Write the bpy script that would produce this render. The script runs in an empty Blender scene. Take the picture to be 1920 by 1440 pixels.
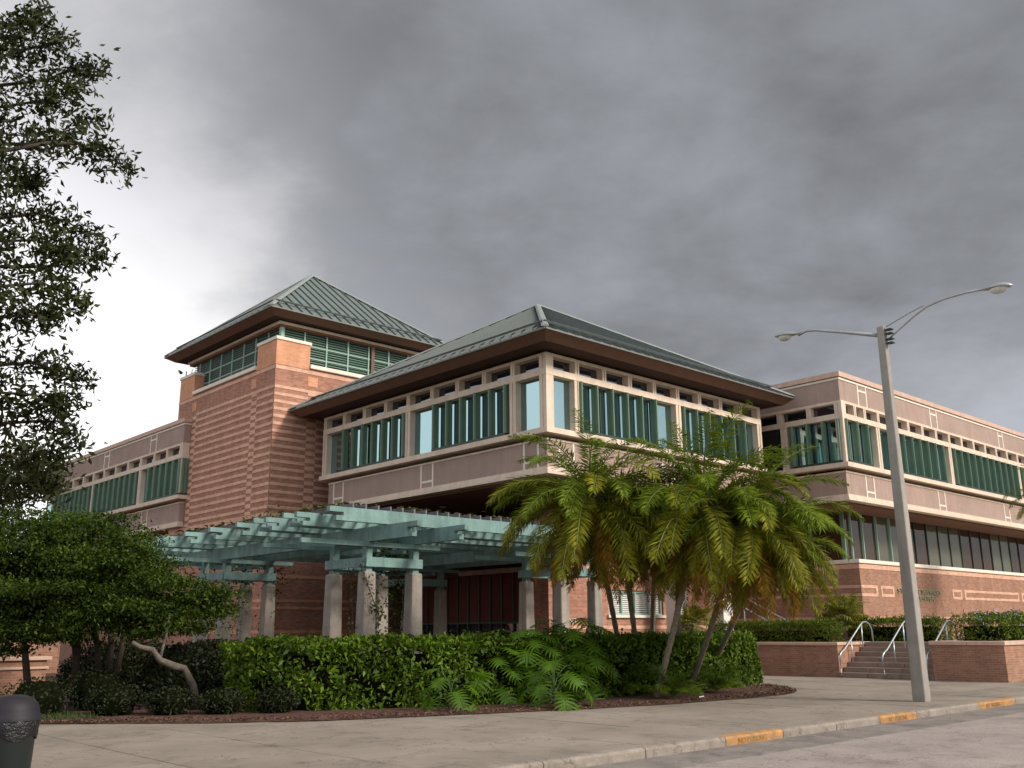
import bpy, math, random
import numpy as np
from mathutils import Vector, Matrix
R = math.radians
random.seed(7); rng = np.random.default_rng(7)
SC = bpy.context.scene; COL = SC.collection

# ---------------------------------------------------------------- camera, world, sun, exposure
# World axes follow the building: +X runs along the street to the right, +Y away from the street.
F_PX, PITCH, ROLL, YAW = 1793.18, .252211, -.0077766, .747834
CAM = Vector((0, 0, 1.6))
def _rot(v): return Vector((v[0]*math.cos(YAW)+v[1]*math.sin(YAW), -v[0]*math.sin(YAW)+v[1]*math.cos(YAW), v[2]))
_f = Vector((0, math.cos(PITCH), math.sin(PITCH))); _u = Vector((0, -math.sin(PITCH), math.cos(PITCH))); _r = Vector((1, 0, 0))
FWD = _rot(_f); RT = _rot(_r*math.cos(ROLL)+_u*math.sin(ROLL)); UP = _rot(_u*math.cos(ROLL)-_r*math.sin(ROLL))
cd = bpy.data.cameras.new('camera'); cam = bpy.data.objects.new('camera', cd); COL.objects.link(cam)
cam.matrix_world = Matrix(((RT.x, UP.x, -FWD.x, CAM.x), (RT.y, UP.y, -FWD.y, CAM.y), (RT.z, UP.z, -FWD.z, CAM.z), (0, 0, 0, 1)))
cd.sensor_width = 36; cd.lens = F_PX/1920*36; cd.clip_end = 3000; cd.clip_start = .1
SC.camera = cam
def at(x, y, dist):
    """a surveyed point: sight line through the photo at (x, y), horizontal distance in metres"""
    d = (x-960)*RT+(720-y)*UP+F_PX*FWD
    return CAM+d*(dist/math.hypot(d.x, d.y))

w = bpy.data.worlds.new('World'); SC.world = w; w.use_nodes = True
nt = w.node_tree; nt.nodes.clear()
def N(t, kind, **kw):
    n = t.nodes.new(kind)
    for k, v in kw.items():
        if k.startswith('i_'): n.inputs[int(k[2:])].default_value = v
        else: setattr(n, k, v)
    return n
def math_n(t, op, a, b=None, c=None, clamp=False):
    n = t.nodes.new('ShaderNodeMath'); n.operation = op; n.use_clamp = clamp
    for i, v in enumerate((a, b, c)):
        if v is None: continue
        if isinstance(v, (int, float)): n.inputs[i].default_value = v
        else: t.links.new(v, n.inputs[i])
    return n.outputs[0]
L = nt.links.new
SUN_EL, SUN_AZ = R(34), math.atan2(-.9, .35)       # sun behind the camera and to the right
out = N(nt, 'ShaderNodeOutputWorld'); bg = N(nt, 'ShaderNodeBackground'); bg.inputs[1].default_value = .1
sky = N(nt, 'ShaderNodeTexSky'); sky.sky_type = 'NISHITA'; sky.sun_disc = False
sky.sun_elevation = SUN_EL; sky.sun_rotation = math.pi/2-SUN_AZ
sky.dust_density = 2.5; sky.ozone_density = 1.0
tc = N(nt, 'ShaderNodeTexCoord'); mp = N(nt, 'ShaderNodeMapping'); mp.vector_type = 'POINT'
mp.inputs['Rotation'].default_value = (0, 0, YAW)
L(tc.outputs['Generated'], mp.inputs[0])
sp = N(nt, 'ShaderNodeSeparateXYZ'); L(mp.outputs[0], sp.inputs[0])
dx, dy, dz = sp.outputs
# clouds live on a flat layer overhead, seen in perspective
den = math_n(nt, 'ADD', math_n(nt, 'MAXIMUM', dz, 0), .22)
cb = N(nt, 'ShaderNodeCombineXYZ'); L(math_n(nt, 'DIVIDE', dx, den), cb.inputs[0]); L(math_n(nt, 'DIVIDE', dy, den), cb.inputs[1])
def noise(t, vec, scale, detail=6, rough=.55, dist=0, off=None):
    n = N(t, 'ShaderNodeTexNoise'); n.inputs['Scale'].default_value = scale; n.inputs['Detail'].default_value = detail
    n.inputs['Roughness'].default_value = rough; n.inputs['Distortion'].default_value = dist
    if off:
        m = N(t, 'ShaderNodeMapping'); m.inputs[1].default_value = off; t.links.new(vec, m.inputs[0]); vec = m.outputs[0]
    t.links.new(vec, n.inputs['Vector']); return n.outputs['Fac']
n1 = noise(nt, cb.outputs[0], 1.1, 7, .5, .35)
n2 = noise(nt, cb.outputs[0], 3.4, 8, .58, .15, (3.1, 1.7, 0))
# storm deck: grows to the right and overhead, breaks up to the left and behind
f = math_n(nt, 'MULTIPLY_ADD', dx, 2.2, .40)
f = math_n(nt, 'ADD', f, math_n(nt, 'MULTIPLY', math_n(nt, 'SUBTRACT', dz, .22), 1.5))
f = math_n(nt, 'ADD', f, math_n(nt, 'MULTIPLY', math_n(nt, 'SUBTRACT', n1, .5), 1.9))
f = math_n(nt, 'ADD', f, math_n(nt, 'MULTIPLY', math_n(nt, 'SUBTRACT', n2, .5), .95))
ms = N(nt, 'ShaderNodeMapRange'); ms.interpolation_type = 'SMOOTHSTEP'; ms.inputs[1].default_value = -.55; ms.inputs[2].default_value = .52
L(f, ms.inputs[0])
mb_ = N(nt, 'ShaderNodeMapRange'); mb_.interpolation_type = 'SMOOTHSTEP'; mb_.inputs[1].default_value = -.20; mb_.inputs[2].default_value = .50
L(dy, mb_.inputs[0])
mask = math_n(nt, 'MULTIPLY', ms.outputs[0], mb_.outputs[0])
dk = N(nt, 'ShaderNodeValToRGB')                      # inside of the deck: darker bellies and paler rifts
dk.color_ramp.elements[0].position = .38; dk.color_ramp.elements[0].color = (.118, .122, .131, 1)
dk.color_ramp.elements[1].position = .82; dk.color_ramp.elements[1].color = (.33, .345, .38, 1)
low = N(nt, 'ShaderNodeMapRange'); low.inputs[1].default_value = .12; low.inputs[2].default_value = .42; low.inputs[3].default_value = .20; low.inputs[4].default_value = 0
L(dz, low.inputs[0])
rgt = N(nt, 'ShaderNodeMapRange'); rgt.inputs[1].default_value = .1; rgt.inputs[2].default_value = .55
L(dx, rgt.inputs[0])
dkf = math_n(nt, 'ADD', math_n(nt, 'MULTIPLY_ADD', n2, .42, math_n(nt, 'MULTIPLY', n1, .58)), math_n(nt, 'MULTIPLY', low.outputs[0], math_n(nt, 'ADD', rgt.outputs[0], .60)))
L(dkf, dk.inputs[0])
br = N(nt, 'ShaderNodeValToRGB')
br.color_ramp.elements[0].position = .3; br.color_ramp.elements[0].color = (.56, .555, .59, 1)
br.color_ramp.elements[1].position = .66; br.color_ramp.elements[1].color = (1.0, .99, .985, 1)
L(math_n(nt, 'ADD', math_n(nt, 'MULTIPLY_ADD', n1, .5, math_n(nt, 'MULTIPLY', n2, .3)), math_n(nt, 'MULTIPLY', low.outputs[0], 1.5)), br.inputs[0])
mx = N(nt, 'ShaderNodeMix', data_type='RGBA'); L(mask, mx.inputs[0]); L(br.outputs[0], mx.inputs[6]); L(dk.outputs[0], mx.inputs[7])
sc = N(nt, 'ShaderNodeMix', data_type='RGBA', blend_type='MULTIPLY'); sc.inputs[0].default_value = 1; L(mx.outputs[2], sc.inputs[6]); sc.inputs[7].default_value = (10, 10, 10, 1)
# blue sky shows through the broken cloud behind the camera
gap = N(nt, 'ShaderNodeMapRange'); gap.interpolation_type = 'SMOOTHSTEP'; gap.inputs[1].default_value = .0; gap.inputs[2].default_value = -.6; gap.inputs[3].default_value = 0; gap.inputs[4].default_value = .8
L(dy, gap.inputs[0])
gp = math_n(nt, 'MULTIPLY', gap.outputs[0], math_n(nt, 'MULTIPLY_ADD', n1, -2.2, 1.75, True), clamp=True)
fin = N(nt, 'ShaderNodeMix', data_type='RGBA'); L(gp, fin.inputs[0]); L(sc.outputs[2], fin.inputs[6]); L(sky.outputs[0], fin.inputs[7])
L(fin.outputs[2], bg.inputs[0]); L(bg.outputs[0], out.inputs[0])

sd = bpy.data.lights.new('sun', 'SUN'); sd.energy = 2.3; sd.angle = R(12); sd.color = (1, .93, .84)
so = bpy.data.objects.new('sun', sd); COL.objects.link(so)
sv = Vector((math.cos(SUN_AZ)*math.cos(SUN_EL), math.sin(SUN_AZ)*math.cos(SUN_EL), math.sin(SUN_EL)))
so.rotation_euler = sv.to_track_quat('Z', 'Y').to_euler()
SC.view_settings.view_transform = 'Standard'; SC.view_settings.look = 'None'
SC.view_settings.exposure = .55; SC.view_settings.gamma = 1; SC.view_settings.use_curve_mapping = False
SC.render.engine = 'CYCLES'

# ---------------------------------------------------------------- materials
def mat(name, col, rough=.7, metal=0, spec=.4, var=.12, vscale=3.0, bump=0, bscale=40, fine=.0, fscale=60, stain=0, transl=0, island=0, col2=None, wear=None, cracks=0):
    m = bpy.data.materials.new(name); m.use_nodes = True; t = m.node_tree; b = t.nodes['Principled BSDF']
    b.inputs['Roughness'].default_value = rough; b.inputs['Metallic'].default_value = metal
    b.inputs['Specular IOR Level'].default_value = spec
    g = t.nodes.new('ShaderNodeTexCoord'); o = t.nodes.new('ShaderNodeNewGeometry').outputs['Position']
    c = N(t, 'ShaderNodeRGB'); c.outputs[0].default_value = (*col, 1); cur = c.outputs[0]
    def mul(cur, fac_socket, lo, hi):
        mr = N(t, 'ShaderNodeMapRange'); mr.inputs[1].default_value = .3; mr.inputs[2].default_value = .7
        mr.inputs[3].default_value = lo; mr.inputs[4].default_value = hi; t.links.new(fac_socket, mr.inputs[0])
        x = N(t, 'ShaderNodeMix', data_type='RGBA', blend_type='MULTIPLY'); x.inputs[0].default_value = 1
        t.links.new(cur, x.inputs[6]); t.links.new(mr.outputs[0], x.inputs[7]); return x.outputs[2]
    if island:
        ri = t.nodes.new('ShaderNodeNewGeometry').outputs['Random Per Island']
        x = N(t, 'ShaderNodeMix', data_type='RGBA'); t.links.new(ri, x.inputs[0]); t.links.new(cur, x.inputs[6])
        x.inputs[7].default_value = (*(col2 or [v*1.8 for v in col]), 1); cur = x.outputs[2]
    if var: cur = mul(cur, noise(t, o, vscale, 5, .6), 1-var, 1+var)
    if fine: cur = mul(cur, noise(t, o, fscale, 2, .6), 1-fine, 1+fine)
    if cracks:
        nz = noise(t, o, .55, 9, .62, .2); ab = math_n(t, 'ABSOLUTE', math_n(t, 'SUBTRACT', nz, .5))
        k1 = N(t, 'ShaderNodeMapRange'); k1.inputs[1].default_value = .0; k1.inputs[2].default_value = .0055; k1.inputs[3].default_value = 1-cracks; k1.inputs[4].default_value = 1; t.links.new(ab, k1.inputs[0])
        vo = N(t, 'ShaderNodeTexVoronoi'); vo.inputs['Scale'].default_value = 2.2; t.links.new(o, vo.inputs['Vector'])
        k2 = N(t, 'ShaderNodeMapRange'); k2.inputs[1].default_value = .035; k2.inputs[2].default_value = .06; k2.inputs[3].default_value = .62; k2.inputs[4].default_value = 1; t.links.new(vo.outputs['Distance'], k2.inputs[0])
        st_n = N(t, 'ShaderNodeMapRange'); st_n.inputs[1].default_value = .50; st_n.inputs[2].default_value = .68; st_n.inputs[3].default_value = 1.04; st_n.inputs[4].default_value = .74; t.links.new(noise(t, o, .9, 7, .7, .6, (5, 2, 0)), st_n.inputs[0])
        for kk in (k1.outputs[0], k2.outputs[0], st_n.outputs[0]):
            x = N(t, 'ShaderNodeMix', data_type='RGBA', blend_type='MULTIPLY'); x.inputs[0].default_value = 1; t.links.new(cur, x.inputs[6]); t.links.new(kk, x.inputs[7]); cur = x.outputs[2]
    if wear:
        wn_ = N(t, 'ShaderNodeMapRange'); wn_.inputs[1].default_value = .50; wn_.inputs[2].default_value = .58; t.links.new(noise(t, o, 6, 8, .75), wn_.inputs[0])
        x = N(t, 'ShaderNodeMix', data_type='RGBA'); t.links.new(wn_.outputs[0], x.inputs[0]); t.links.new(cur, x.inputs[6]); x.inputs[7].default_value = (*wear, 1); cur = x.outputs[2]
    if stain:
        mpn = N(t, 'ShaderNodeMapping'); mpn.inputs[3].default_value = (2.5, 2.5, .25); t.links.new(o, mpn.inputs[0])
        cur = mul(cur, noise(t, mpn.outputs[0], 1.6, 6, .65), 1-stain, 1.03)
    t.links.new(cur, b.inputs['Base Color'])
    if bump:
        bn = N(t, 'ShaderNodeBump'); bn.inputs[0].default_value = bump; bn.inputs[1].default_value = .02
        t.links.new(noise(t, o, bscale, 4, .6), bn.inputs['Height']); t.links.new(bn.outputs[0], b.inputs['Normal'])
    if transl:
        tr = N(t, 'ShaderNodeBsdfTranslucent'); t.links.new(cur, tr.inputs[0]); ad = N(t, 'ShaderNodeMixShader')
        ad.inputs[0].default_value = transl; t.links.new(b.outputs[0], ad.inputs[1]); t.links.new(tr.outputs[0], ad.inputs[2])
        t.links.new(ad.outputs[0], t.nodes['Material Output'].inputs[0])
    return m
def brick_mat(name, c1, c2, mortar, scale=1.0):
    m = bpy.data.materials.new(name); m.use_nodes = True; t = m.node_tree; b = t.nodes['Principled BSDF']
    b.inputs['Roughness'].default_value = .85; b.inputs['Specular IOR Level'].default_value = .2
    o = t.nodes.new('ShaderNodeNewGeometry').outputs['Position']; s = N(t, 'ShaderNodeSeparateXYZ'); t.links.new(o, s.inputs[0])
    c = N(t, 'ShaderNodeCombineXYZ'); t.links.new(math_n(t, 'ADD', s.outputs[0], s.outputs[1]), c.inputs[0]); t.links.new(s.outputs[2], c.inputs[1])
    k = N(t, 'ShaderNodeTexBrick'); k.inputs['Scale'].default_value = 1
    k.inputs['Brick Width'].default_value = .2032*scale; k.inputs['Row Height'].default_value = .0677*scale
    k.inputs['Mortar Size'].default_value = .005; k.inputs['Bias'].default_value = -.1
    k.inputs['Color1'].default_value = (*c1, 1); k.inputs['Color2'].default_value = (*c2, 1); k.inputs['Mortar'].default_value = (*mortar, 1)
    t.links.new(c.outputs[0], k.inputs[0])
    mr = N(t, 'ShaderNodeMapRange'); mr.inputs[1].default_value = .3; mr.inputs[2].default_value = .7; mr.inputs[3].default_value = .74; mr.inputs[4].default_value = 1.18
    mpz = N(t, 'ShaderNodeMapping'); mpz.inputs[3].default_value = (1.6, 1.6, .28); t.links.new(o, mpz.inputs[0])
    t.links.new(math_n(t, 'MULTIPLY_ADD', noise(t, o, 1.3, 6, .65), .5, math_n(t, 'MULTIPLY', noise(t, mpz.outputs[0], 1.5, 7, .7), .5)), mr.inputs[0])
    x = N(t, 'ShaderNodeMix', data_type='RGBA', blend_type='MULTIPLY'); x.inputs[0].default_value = 1
    t.links.new(k.outputs[0], x.inputs[6]); t.links.new(mr.outputs[0], x.inputs[7]); t.links.new(x.outputs[2], b.inputs['Base Color'])
    bn = N(t, 'ShaderNodeBump'); bn.inputs[0].default_value = .5; bn.inputs[1].default_value = .008; bn.invert = True
    t.links.new(k.outputs['Fac'], bn.inputs['Height']); t.links.new(bn.outputs[0], b.inputs['Normal'])
    return m
M = {}
M['brick'] = brick_mat('red_brick', (.36, .165, .11), (.52, .26, .18), (.36, .24, .18))
M['brick_low'] = brick_mat('brown_brick', (.30, .155, .095), (.43, .22, .145), (.38, .28, .21))
M['brick_pink'] = brick_mat('pink_brick', (.66, .37, .25), (.80, .48, .34), (.62, .45, .34))
M['brick_salmon'] = brick_mat('salmon_brick', (.66, .30, .165), (.75, .37, .21), (.6, .40, .28))
M['cream'] = mat('cream_precast', (.74, .60, .47), .8, var=.10, vscale=1.5, fine=.06, fscale=25, stain=.16, bump=.15, bscale=60)
M['cream_light'] = mat('pale_stone', (.83, .74, .62), .7, var=.06, stain=.10)
M['panel'] = mat('exposed_aggregate', (.40, .285, .235), .9, var=.10, vscale=.8, fine=.13, fscale=34, stain=.12, bump=.5, bscale=70)
M['coping'] = mat('coping_stone', (.62, .42, .32), .8, var=.1, stain=.15)
M['roof'] = mat('patinated_roof_metal', (.155, .190, .177), .48, .05, .5, var=.10, vscale=1.2, fine=.05, fscale=9, stain=.15)
M['seam'] = mat('roof_seam', (.105, .122, .115), .5, .1, .4, var=.1)
M['ridge'] = mat('roof_ridge_cap', (.27, .30, .28), .5, .1, .4, var=.1)
M['eave'] = mat('weathered_eave_trim', (.17, .165, .145), .55, .1, .4, var=.15)
M['fascia'] = mat('brown_fascia', (.155, .075, .048), .55, var=.08, stain=.12)
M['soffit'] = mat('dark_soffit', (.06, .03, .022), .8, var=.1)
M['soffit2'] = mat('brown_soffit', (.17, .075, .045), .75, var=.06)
M['green'] = mat('green_painted_metal', (.14, .225, .15), .45, 0, .5, var=.10, vscale=2, stain=.12)
M['greendk'] = mat('dark_green_metal', (.025, .045, .035), .5, var=.1)
M['louvre'] = mat('louvre_green', (.075, .15, .105), .5, var=.1)
M['louvre_frame'] = mat('pale_green_frame', (.28, .42, .35), .5, var=.08)
M['teal'] = mat('teal_painted_timber', (.215, .345, .315), .65, 0, .3, var=.18, vscale=1.8, fine=.07, fscale=14, stain=.38)
M['purlin'] = mat('weathered_purlin_timber', (.17, .16, .17), .8, var=.2, stain=.2)
M['concrete'] = mat('cast_concrete', (.36, .315, .26), .9, var=.16, vscale=2.5, fine=.10, fscale=30, stain=.35, bump=.35, bscale=40)
M['pole'] = mat('pole_concrete', (.34, .315, .275), .85, var=.10, vscale=3, fine=.07, fscale=60, stain=.18, bump=.3, bscale=80)
M['alu'] = mat('weathered_aluminium', (.42, .43, .43), .45, .55, .5, var=.1)
M['rail'] = mat('galvanised_rail', (.46, .50, .52), .35, .6, .5, var=.08)
M['lens'] = mat('lamp_lens', (.62, .62, .56), .25, 0, .6, var=.04)
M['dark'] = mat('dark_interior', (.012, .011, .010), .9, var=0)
M['brownpanel'] = mat('oxide_red_panel', (.15, .032, .018), .6, var=.12)
M['blind'] = mat('window_blind', (.17, .185, .14), .8, var=.1)
M['white'] = mat('white_paint', (.78, .74, .68), .6, var=.05, stain=.1)
M['walk'] = mat('sidewalk_concrete', (.255, .215, .172), .9, stain=0, wear=None, cracks=.6, var=.17, vscale=.5, fine=.09, fscale=45, bump=.35, bscale=90)
M['paver'] = brick_mat('shade_dark_brick_pavers', (.12, .065, .05), (.16, .09, .07), (.10, .08, .07), 1.4)  # forecourt shade put into the colour, less bounce under the pergola
M['steps'] = mat('step_concrete', (.28, .205, .16), .9, var=.16, vscale=2, fine=.08, fscale=40, stain=.1, bump=.3)
M['kerb'] = mat('kerb_concrete', (.27, .23, .19), .9, cracks=.6, var=.2, vscale=4, fine=.1, fscale=50, bump=.5, bscale=60)
M['gutter'] = mat('gutter_concrete', (.20, .175, .155), .9, cracks=.6, var=.22, vscale=2.2, fine=.1, fscale=50, bump=.4, bscale=60)
M['yellow'] = mat('worn_yellow_paint', (.47, .235, .075), .75, wear=(.25, .20, .14), var=.22, vscale=7, fine=.12, fscale=30, stain=.2)
M['stencil'] = mat('stencil_paint', (.27, .15, .05), .8, wear=(.45, .24, .08), var=.2)
M['bronze'] = mat('verdigris_letters', (.30, .34, .21), .6, .2, .4, var=.1)
M['asphalt'] = mat('worn_asphalt', (.33, .28, .25), .92, cracks=.55, var=.16, vscale=.6, fine=.32, fscale=60, bump=.7, bscale=110)
M['mulch'] = mat('bark_mulch', (.085, .038, .024), .95, var=.35, vscale=9, fine=.3, fscale=40, bump=1, bscale=35)
M['chip'] = mat('bark_chip', (.05, .022, .014), .95, var=.2, island=1, col2=(.20, .115, .075))
M['soil'] = mat('far_ground', (.07, .085, .04), .95, var=.3, vscale=.4)
M['bark'] = mat('grey_bark', (.12, .10, .08), .9, var=.3, vscale=8, fine=.15, fscale=30, bump=1, bscale=25)
M['bark_dark'] = mat('dark_bark', (.06, .045, .035), .95, var=.3, vscale=8, bump=1, bscale=25)
M['palmtrunk'] = mat('palm_trunk', (.21, .175, .13), .95, var=.35, vscale=14, fine=.2, fscale=50, bump=1, bscale=30)
M['oak'] = mat('oak_leaves', (.018, .026, .006), .6, 0, .2, var=.3, vscale=.8, transl=.25, island=1, col2=(.062, .072, .024))
M['lig'] = mat('ligustrum_leaves', (.014, .034, .003), .6, 0, .18, var=.45, vscale=1.0, transl=.22, island=1, col2=(.072, .112, .010))
M['hedge'] = mat('hedge_leaves', (.026, .062, .003), .55, 0, .22, var=.35, vscale=1.0, transl=.24, island=1, col2=(.125, .200, .008))
M['hedge2'] = mat('clipped_hedge_leaves', (.045, .078, .004), .65, 0, .18, var=.3, vscale=1.4, transl=.22, island=1, col2=(.16, .215, .018))
M['shade'] = mat('shade_darkened_leaves', (.006, .010, .002), .6, 0, .25, var=.3, transl=.1, island=1, col2=(.024, .032, .006))  # deep shade under the tree is put into this leaf colour
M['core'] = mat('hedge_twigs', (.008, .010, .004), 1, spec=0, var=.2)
M['palm'] = mat('palm_green', (.062, .110, .003), .55, 0, .18, var=.25, vscale=1.5, transl=.32, island=1, col2=(.20, .265, .010))
M['palm_old'] = mat('palm_olive', (.115, .145, .006), .6, 0, .15, var=.3, vscale=2, transl=.32, island=1, col2=(.27, .25, .016))
M['palm_dead'] = mat('palm_yellowed', (.24, .125, .010), .75, 0, .12, var=.3, vscale=2, transl=.28, island=1, col2=(.40, .25, .035))
M['rachis'] = mat('frond_stalk', (.13, .15, .035), .5, var=.15)
M['philo'] = mat('philodendron_leaf', (.062, .130, .004), .55, 0, .22, var=.4, vscale=3, transl=.25)
M['philo_stem'] = mat('philodendron_stalk', (.06, .10, .03), .5, var=.1)
M['fan'] = mat('fan_palm_leaf', (.10, .13, .008), .55, 0, .25, var=.25, vscale=3, transl=.28, island=1, col2=(.30, .28, .04))
M['vine'] = mat('vine_leaves', (.045, .06, .015), .6, 0, .3, var=.3, vscale=3, transl=.25, island=1, col2=(.13, .12, .04))
M['grass'] = mat('grass_blades', (.03, .055, .01), .7, var=.2, transl=.2, island=1, col2=(.08, .11, .025))
M['flower'] = mat('pale_blue_flowers', (.45, .52, .72), .7, var=.1, transl=.2)
M['bin'] = mat('bin_plastic', (.012, .018, .017), .45, 0, .5, var=.15)
M['lid'] = mat('bin_lid_plastic', (.020, .017, .022), .6, 0, .3, var=.15)
M['bag'] = mat('black_bin_liner', (.008, .008, .009), .25, 0, .6, var=.1, bump=1, bscale=30)
M['paper'] = mat('white_paper', (.7, .7, .7), .8, var=.1)
def glass(name, base, refl, tint, rough=.02, ior=1.5):
    m = bpy.data.materials.new(name); m.use_nodes = True; t = m.node_tree; t.nodes.remove(t.nodes['Principled BSDF'])
    o = t.nodes.new('ShaderNodeNewGeometry').outputs['Position']
    d = N(t, 'ShaderNodeBsdfDiffuse'); d.inputs[0].default_value = (*base, 1)
    g = N(t, 'ShaderNodeBsdfGlossy'); g.inputs[0].default_value = (*tint, 1); g.inputs['Roughness'].default_value = rough
    fr = N(t, 'ShaderNodeFresnel'); fr.inputs[0].default_value = ior
    fac = math_n(t, 'MULTIPLY_ADD', fr.outputs[0], 1-refl, refl, True)
    bn = N(t, 'ShaderNodeBump'); bn.inputs[0].default_value = .22; bn.inputs[1].default_value = .04
    t.links.new(noise(t, o, .9, 2, .4), bn.inputs['Height']); t.links.new(bn.outputs[0], g.inputs['Normal'])
    x = N(t, 'ShaderNodeMixShader'); t.links.new(fac, x.inputs[0]); t.links.new(d.outputs[0], x.inputs[1]); t.links.new(g.outputs[0], x.inputs[2])
    t.links.new(x.outputs[0], t.nodes['Material Output'].inputs[0]); return m
M['glass'] = glass('reflective_glass', (.02, .03, .03), .42, (.62, .92, .98))
M['glass_low'] = glass('clear_dark_glass', (.045, .024, .014), .08, (.85, .85, .8), .02, 1.2)
M['glass_blind'] = glass('glass_over_blind', (.10, .10, .07), .07, (.85, .85, .8), .02, 1.2)
M['glass_top'] = glass('dark_clerestory_glass', (.012, .014, .02), .14, (.8, .85, 1))

# ---------------------------------------------------------------- builders
def tag(o, label=None, cat=None, group=None, kind=None):
    if label: o['label'] = label
    if cat: o['category'] = cat
    if group: o['group'] = group
    if kind: o['kind'] = kind
    return o
def empty(name, loc, label=None, cat=None, group=None, kind=None):
    o = bpy.data.objects.new(name, None); COL.objects.link(o); o.location = loc; o.empty_display_size = .3
    return tag(o, label, cat, group, kind)
def rootloc(p):
    v = Vector((0, 0, 0))
    while p: v = v+p.location; p = p.parent
    return v
class MB:
    def __init__(s): s.v = []; s.f = []
    def add(s, vs, fs):
        n = len(s.v); s.v += [tuple(q) for q in vs]; s.f += [tuple(i+n for i in f) for f in fs]; return s
    def box(s, x0, x1, y0, y1, z0, z1):
        if x0 > x1: x0, x1 = x1, x0
        if y0 > y1: y0, y1 = y1, y0
        return s.add([(x0, y0, z0), (x1, y0, z0), (x1, y1, z0), (x0, y1, z0), (x0, y0, z1), (x1, y0, z1), (x1, y1, z1), (x0, y1, z1)],
                     [(0, 3, 2, 1), (4, 5, 6, 7), (0, 1, 5, 4), (1, 2, 6, 5), (2, 3, 7, 6), (3, 0, 4, 7)])
    def hexa(s, b, t): return s.add(list(b)+list(t), [(0, 3, 2, 1), (4, 5, 6, 7), (0, 1, 5, 4), (1, 2, 6, 5), (2, 3, 7, 6), (3, 0, 4, 7)])
    def prism(s, pts, z0, z1):
        n = len(pts)
        return s.add([(x, y, z0) for x, y in pts]+[(x, y, z1) for x, y in pts],
                     [tuple(range(n))[::-1], tuple(range(n, 2*n))]+[(i, (i+1) % n, n+(i+1) % n, n+i) for i in range(n)])
    def extrude(s, pts, vec):
        n = len(pts); v = Vector(vec); a = [Vector(p) for p in pts]
        return s.add(a+[p+v for p in a], [tuple(range(n))[::-1], tuple(range(n, 2*n))]+[(i, (i+1) % n, n+(i+1) % n, n+i) for i in range(n)])
    def tube(s, pts, rad, n=8, cap=True):
        pts = [Vector(p) for p in pts]; m = len(pts)
        rad = [rad]*m if isinstance(rad, (int, float)) else rad
        base = len(s.v); ref = Vector((0, 0, 1))
        if abs((pts[-1]-pts[0]).normalized().z) > .9: ref = Vector((1, 0, 0))
        for i, p in enumerate(pts):
            d = (pts[min(i+1, m-1)]-pts[max(i-1, 0)]).normalized(); a = d.cross(ref).normalized(); b = d.cross(a)
            for k in range(n):
                an = 2*math.pi*k/n; s.v.append(tuple(p+(a*math.cos(an)+b*math.sin(an))*rad[i]))
        for i in range(m-1):
            for k in range(n): s.f.append((base+i*n+k, base+i*n+(k+1) % n, base+(i+1)*n+(k+1) % n, base+(i+1)*n+k))
        if cap: s.f.append(tuple(base+k for k in range(n))[::-1]); s.f.append(tuple(base+(m-1)*n+k for k in range(n)))
        return s
    def lathe(s, prof, c=(0, 0, 0), n=24, axis='z'):
        base = len(s.v); m = len(prof)
        for r, z in prof:
            for k in range(n):
                an = 2*math.pi*k/n; s.v.append((c[0]+r*math.cos(an), c[1]+r*math.sin(an), c[2]+z))
        for i in range(m-1):
            for k in range(n): s.f.append((base+i*n+k, base+i*n+(k+1) % n, base+(i+1)*n+(k+1) % n, base+(i+1)*n+k))
        return s
    def mesh(s, name, mats, off=Vector((0, 0, 0)), smooth=False, idx=None):
        me = bpy.data.meshes.new(name); me.from_pydata([(a-off.x, b-off.y, c-off.z) for a, b, c in s.v], [], s.f)
        for m in (mats if isinstance(mats, (list, tuple)) else [mats]): me.materials.append(m)
        if smooth: me.polygons.foreach_set('use_smooth', [True]*len(me.polygons))
        if idx is not None: me.polygons.foreach_set('material_index', idx)
        me.update(); return me
    def build(s, name, m, parent=None, smooth=False, bevel=0, **kw):
        off = rootloc(parent) if parent else Vector((0, 0, 0))
        o = bpy.data.objects.new(name, s.mesh(name, m, off, smooth)); COL.objects.link(o); o.parent = parent
        if bevel:
            b = o.modifiers.new('bevel', 'BEVEL'); b.width = bevel; b.segments = 2; b.limit_method = 'ANGLE'
        return tag(o, **kw)
def link(name, me, parent=None, loc=(0, 0, 0), rot=None, scale=None):
    o = bpy.data.objects.new(name, me); COL.objects.link(o); o.parent = parent
    o.location = Vector(loc)-(rootloc(parent) if parent else Vector((0, 0, 0)))
    if rot is not None: o.rotation_euler = rot
    if scale is not None: o.scale = (scale,)*3 if isinstance(scale, (int, float)) else scale
    return o
def npmesh(name, verts, faces4, mats):
    me = bpy.data.meshes.new(name); nv, nf = len(verts), len(faces4)
    me.vertices.add(nv); me.vertices.foreach_set('co', np.asarray(verts, dtype=np.float32).ravel())
    me.loops.add(nf*4); me.loops.foreach_set('vertex_index', np.asarray(faces4, dtype=np.int32).ravel())
    me.polygons.add(nf); me.polygons.foreach_set('loop_start', np.arange(0, nf*4, 4, dtype=np.int32))
    for m in (mats if isinstance(mats, (list, tuple)) else [mats]): me.materials.append(m)
    me.update(calc_edges=True); me.validate(); return me
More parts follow.
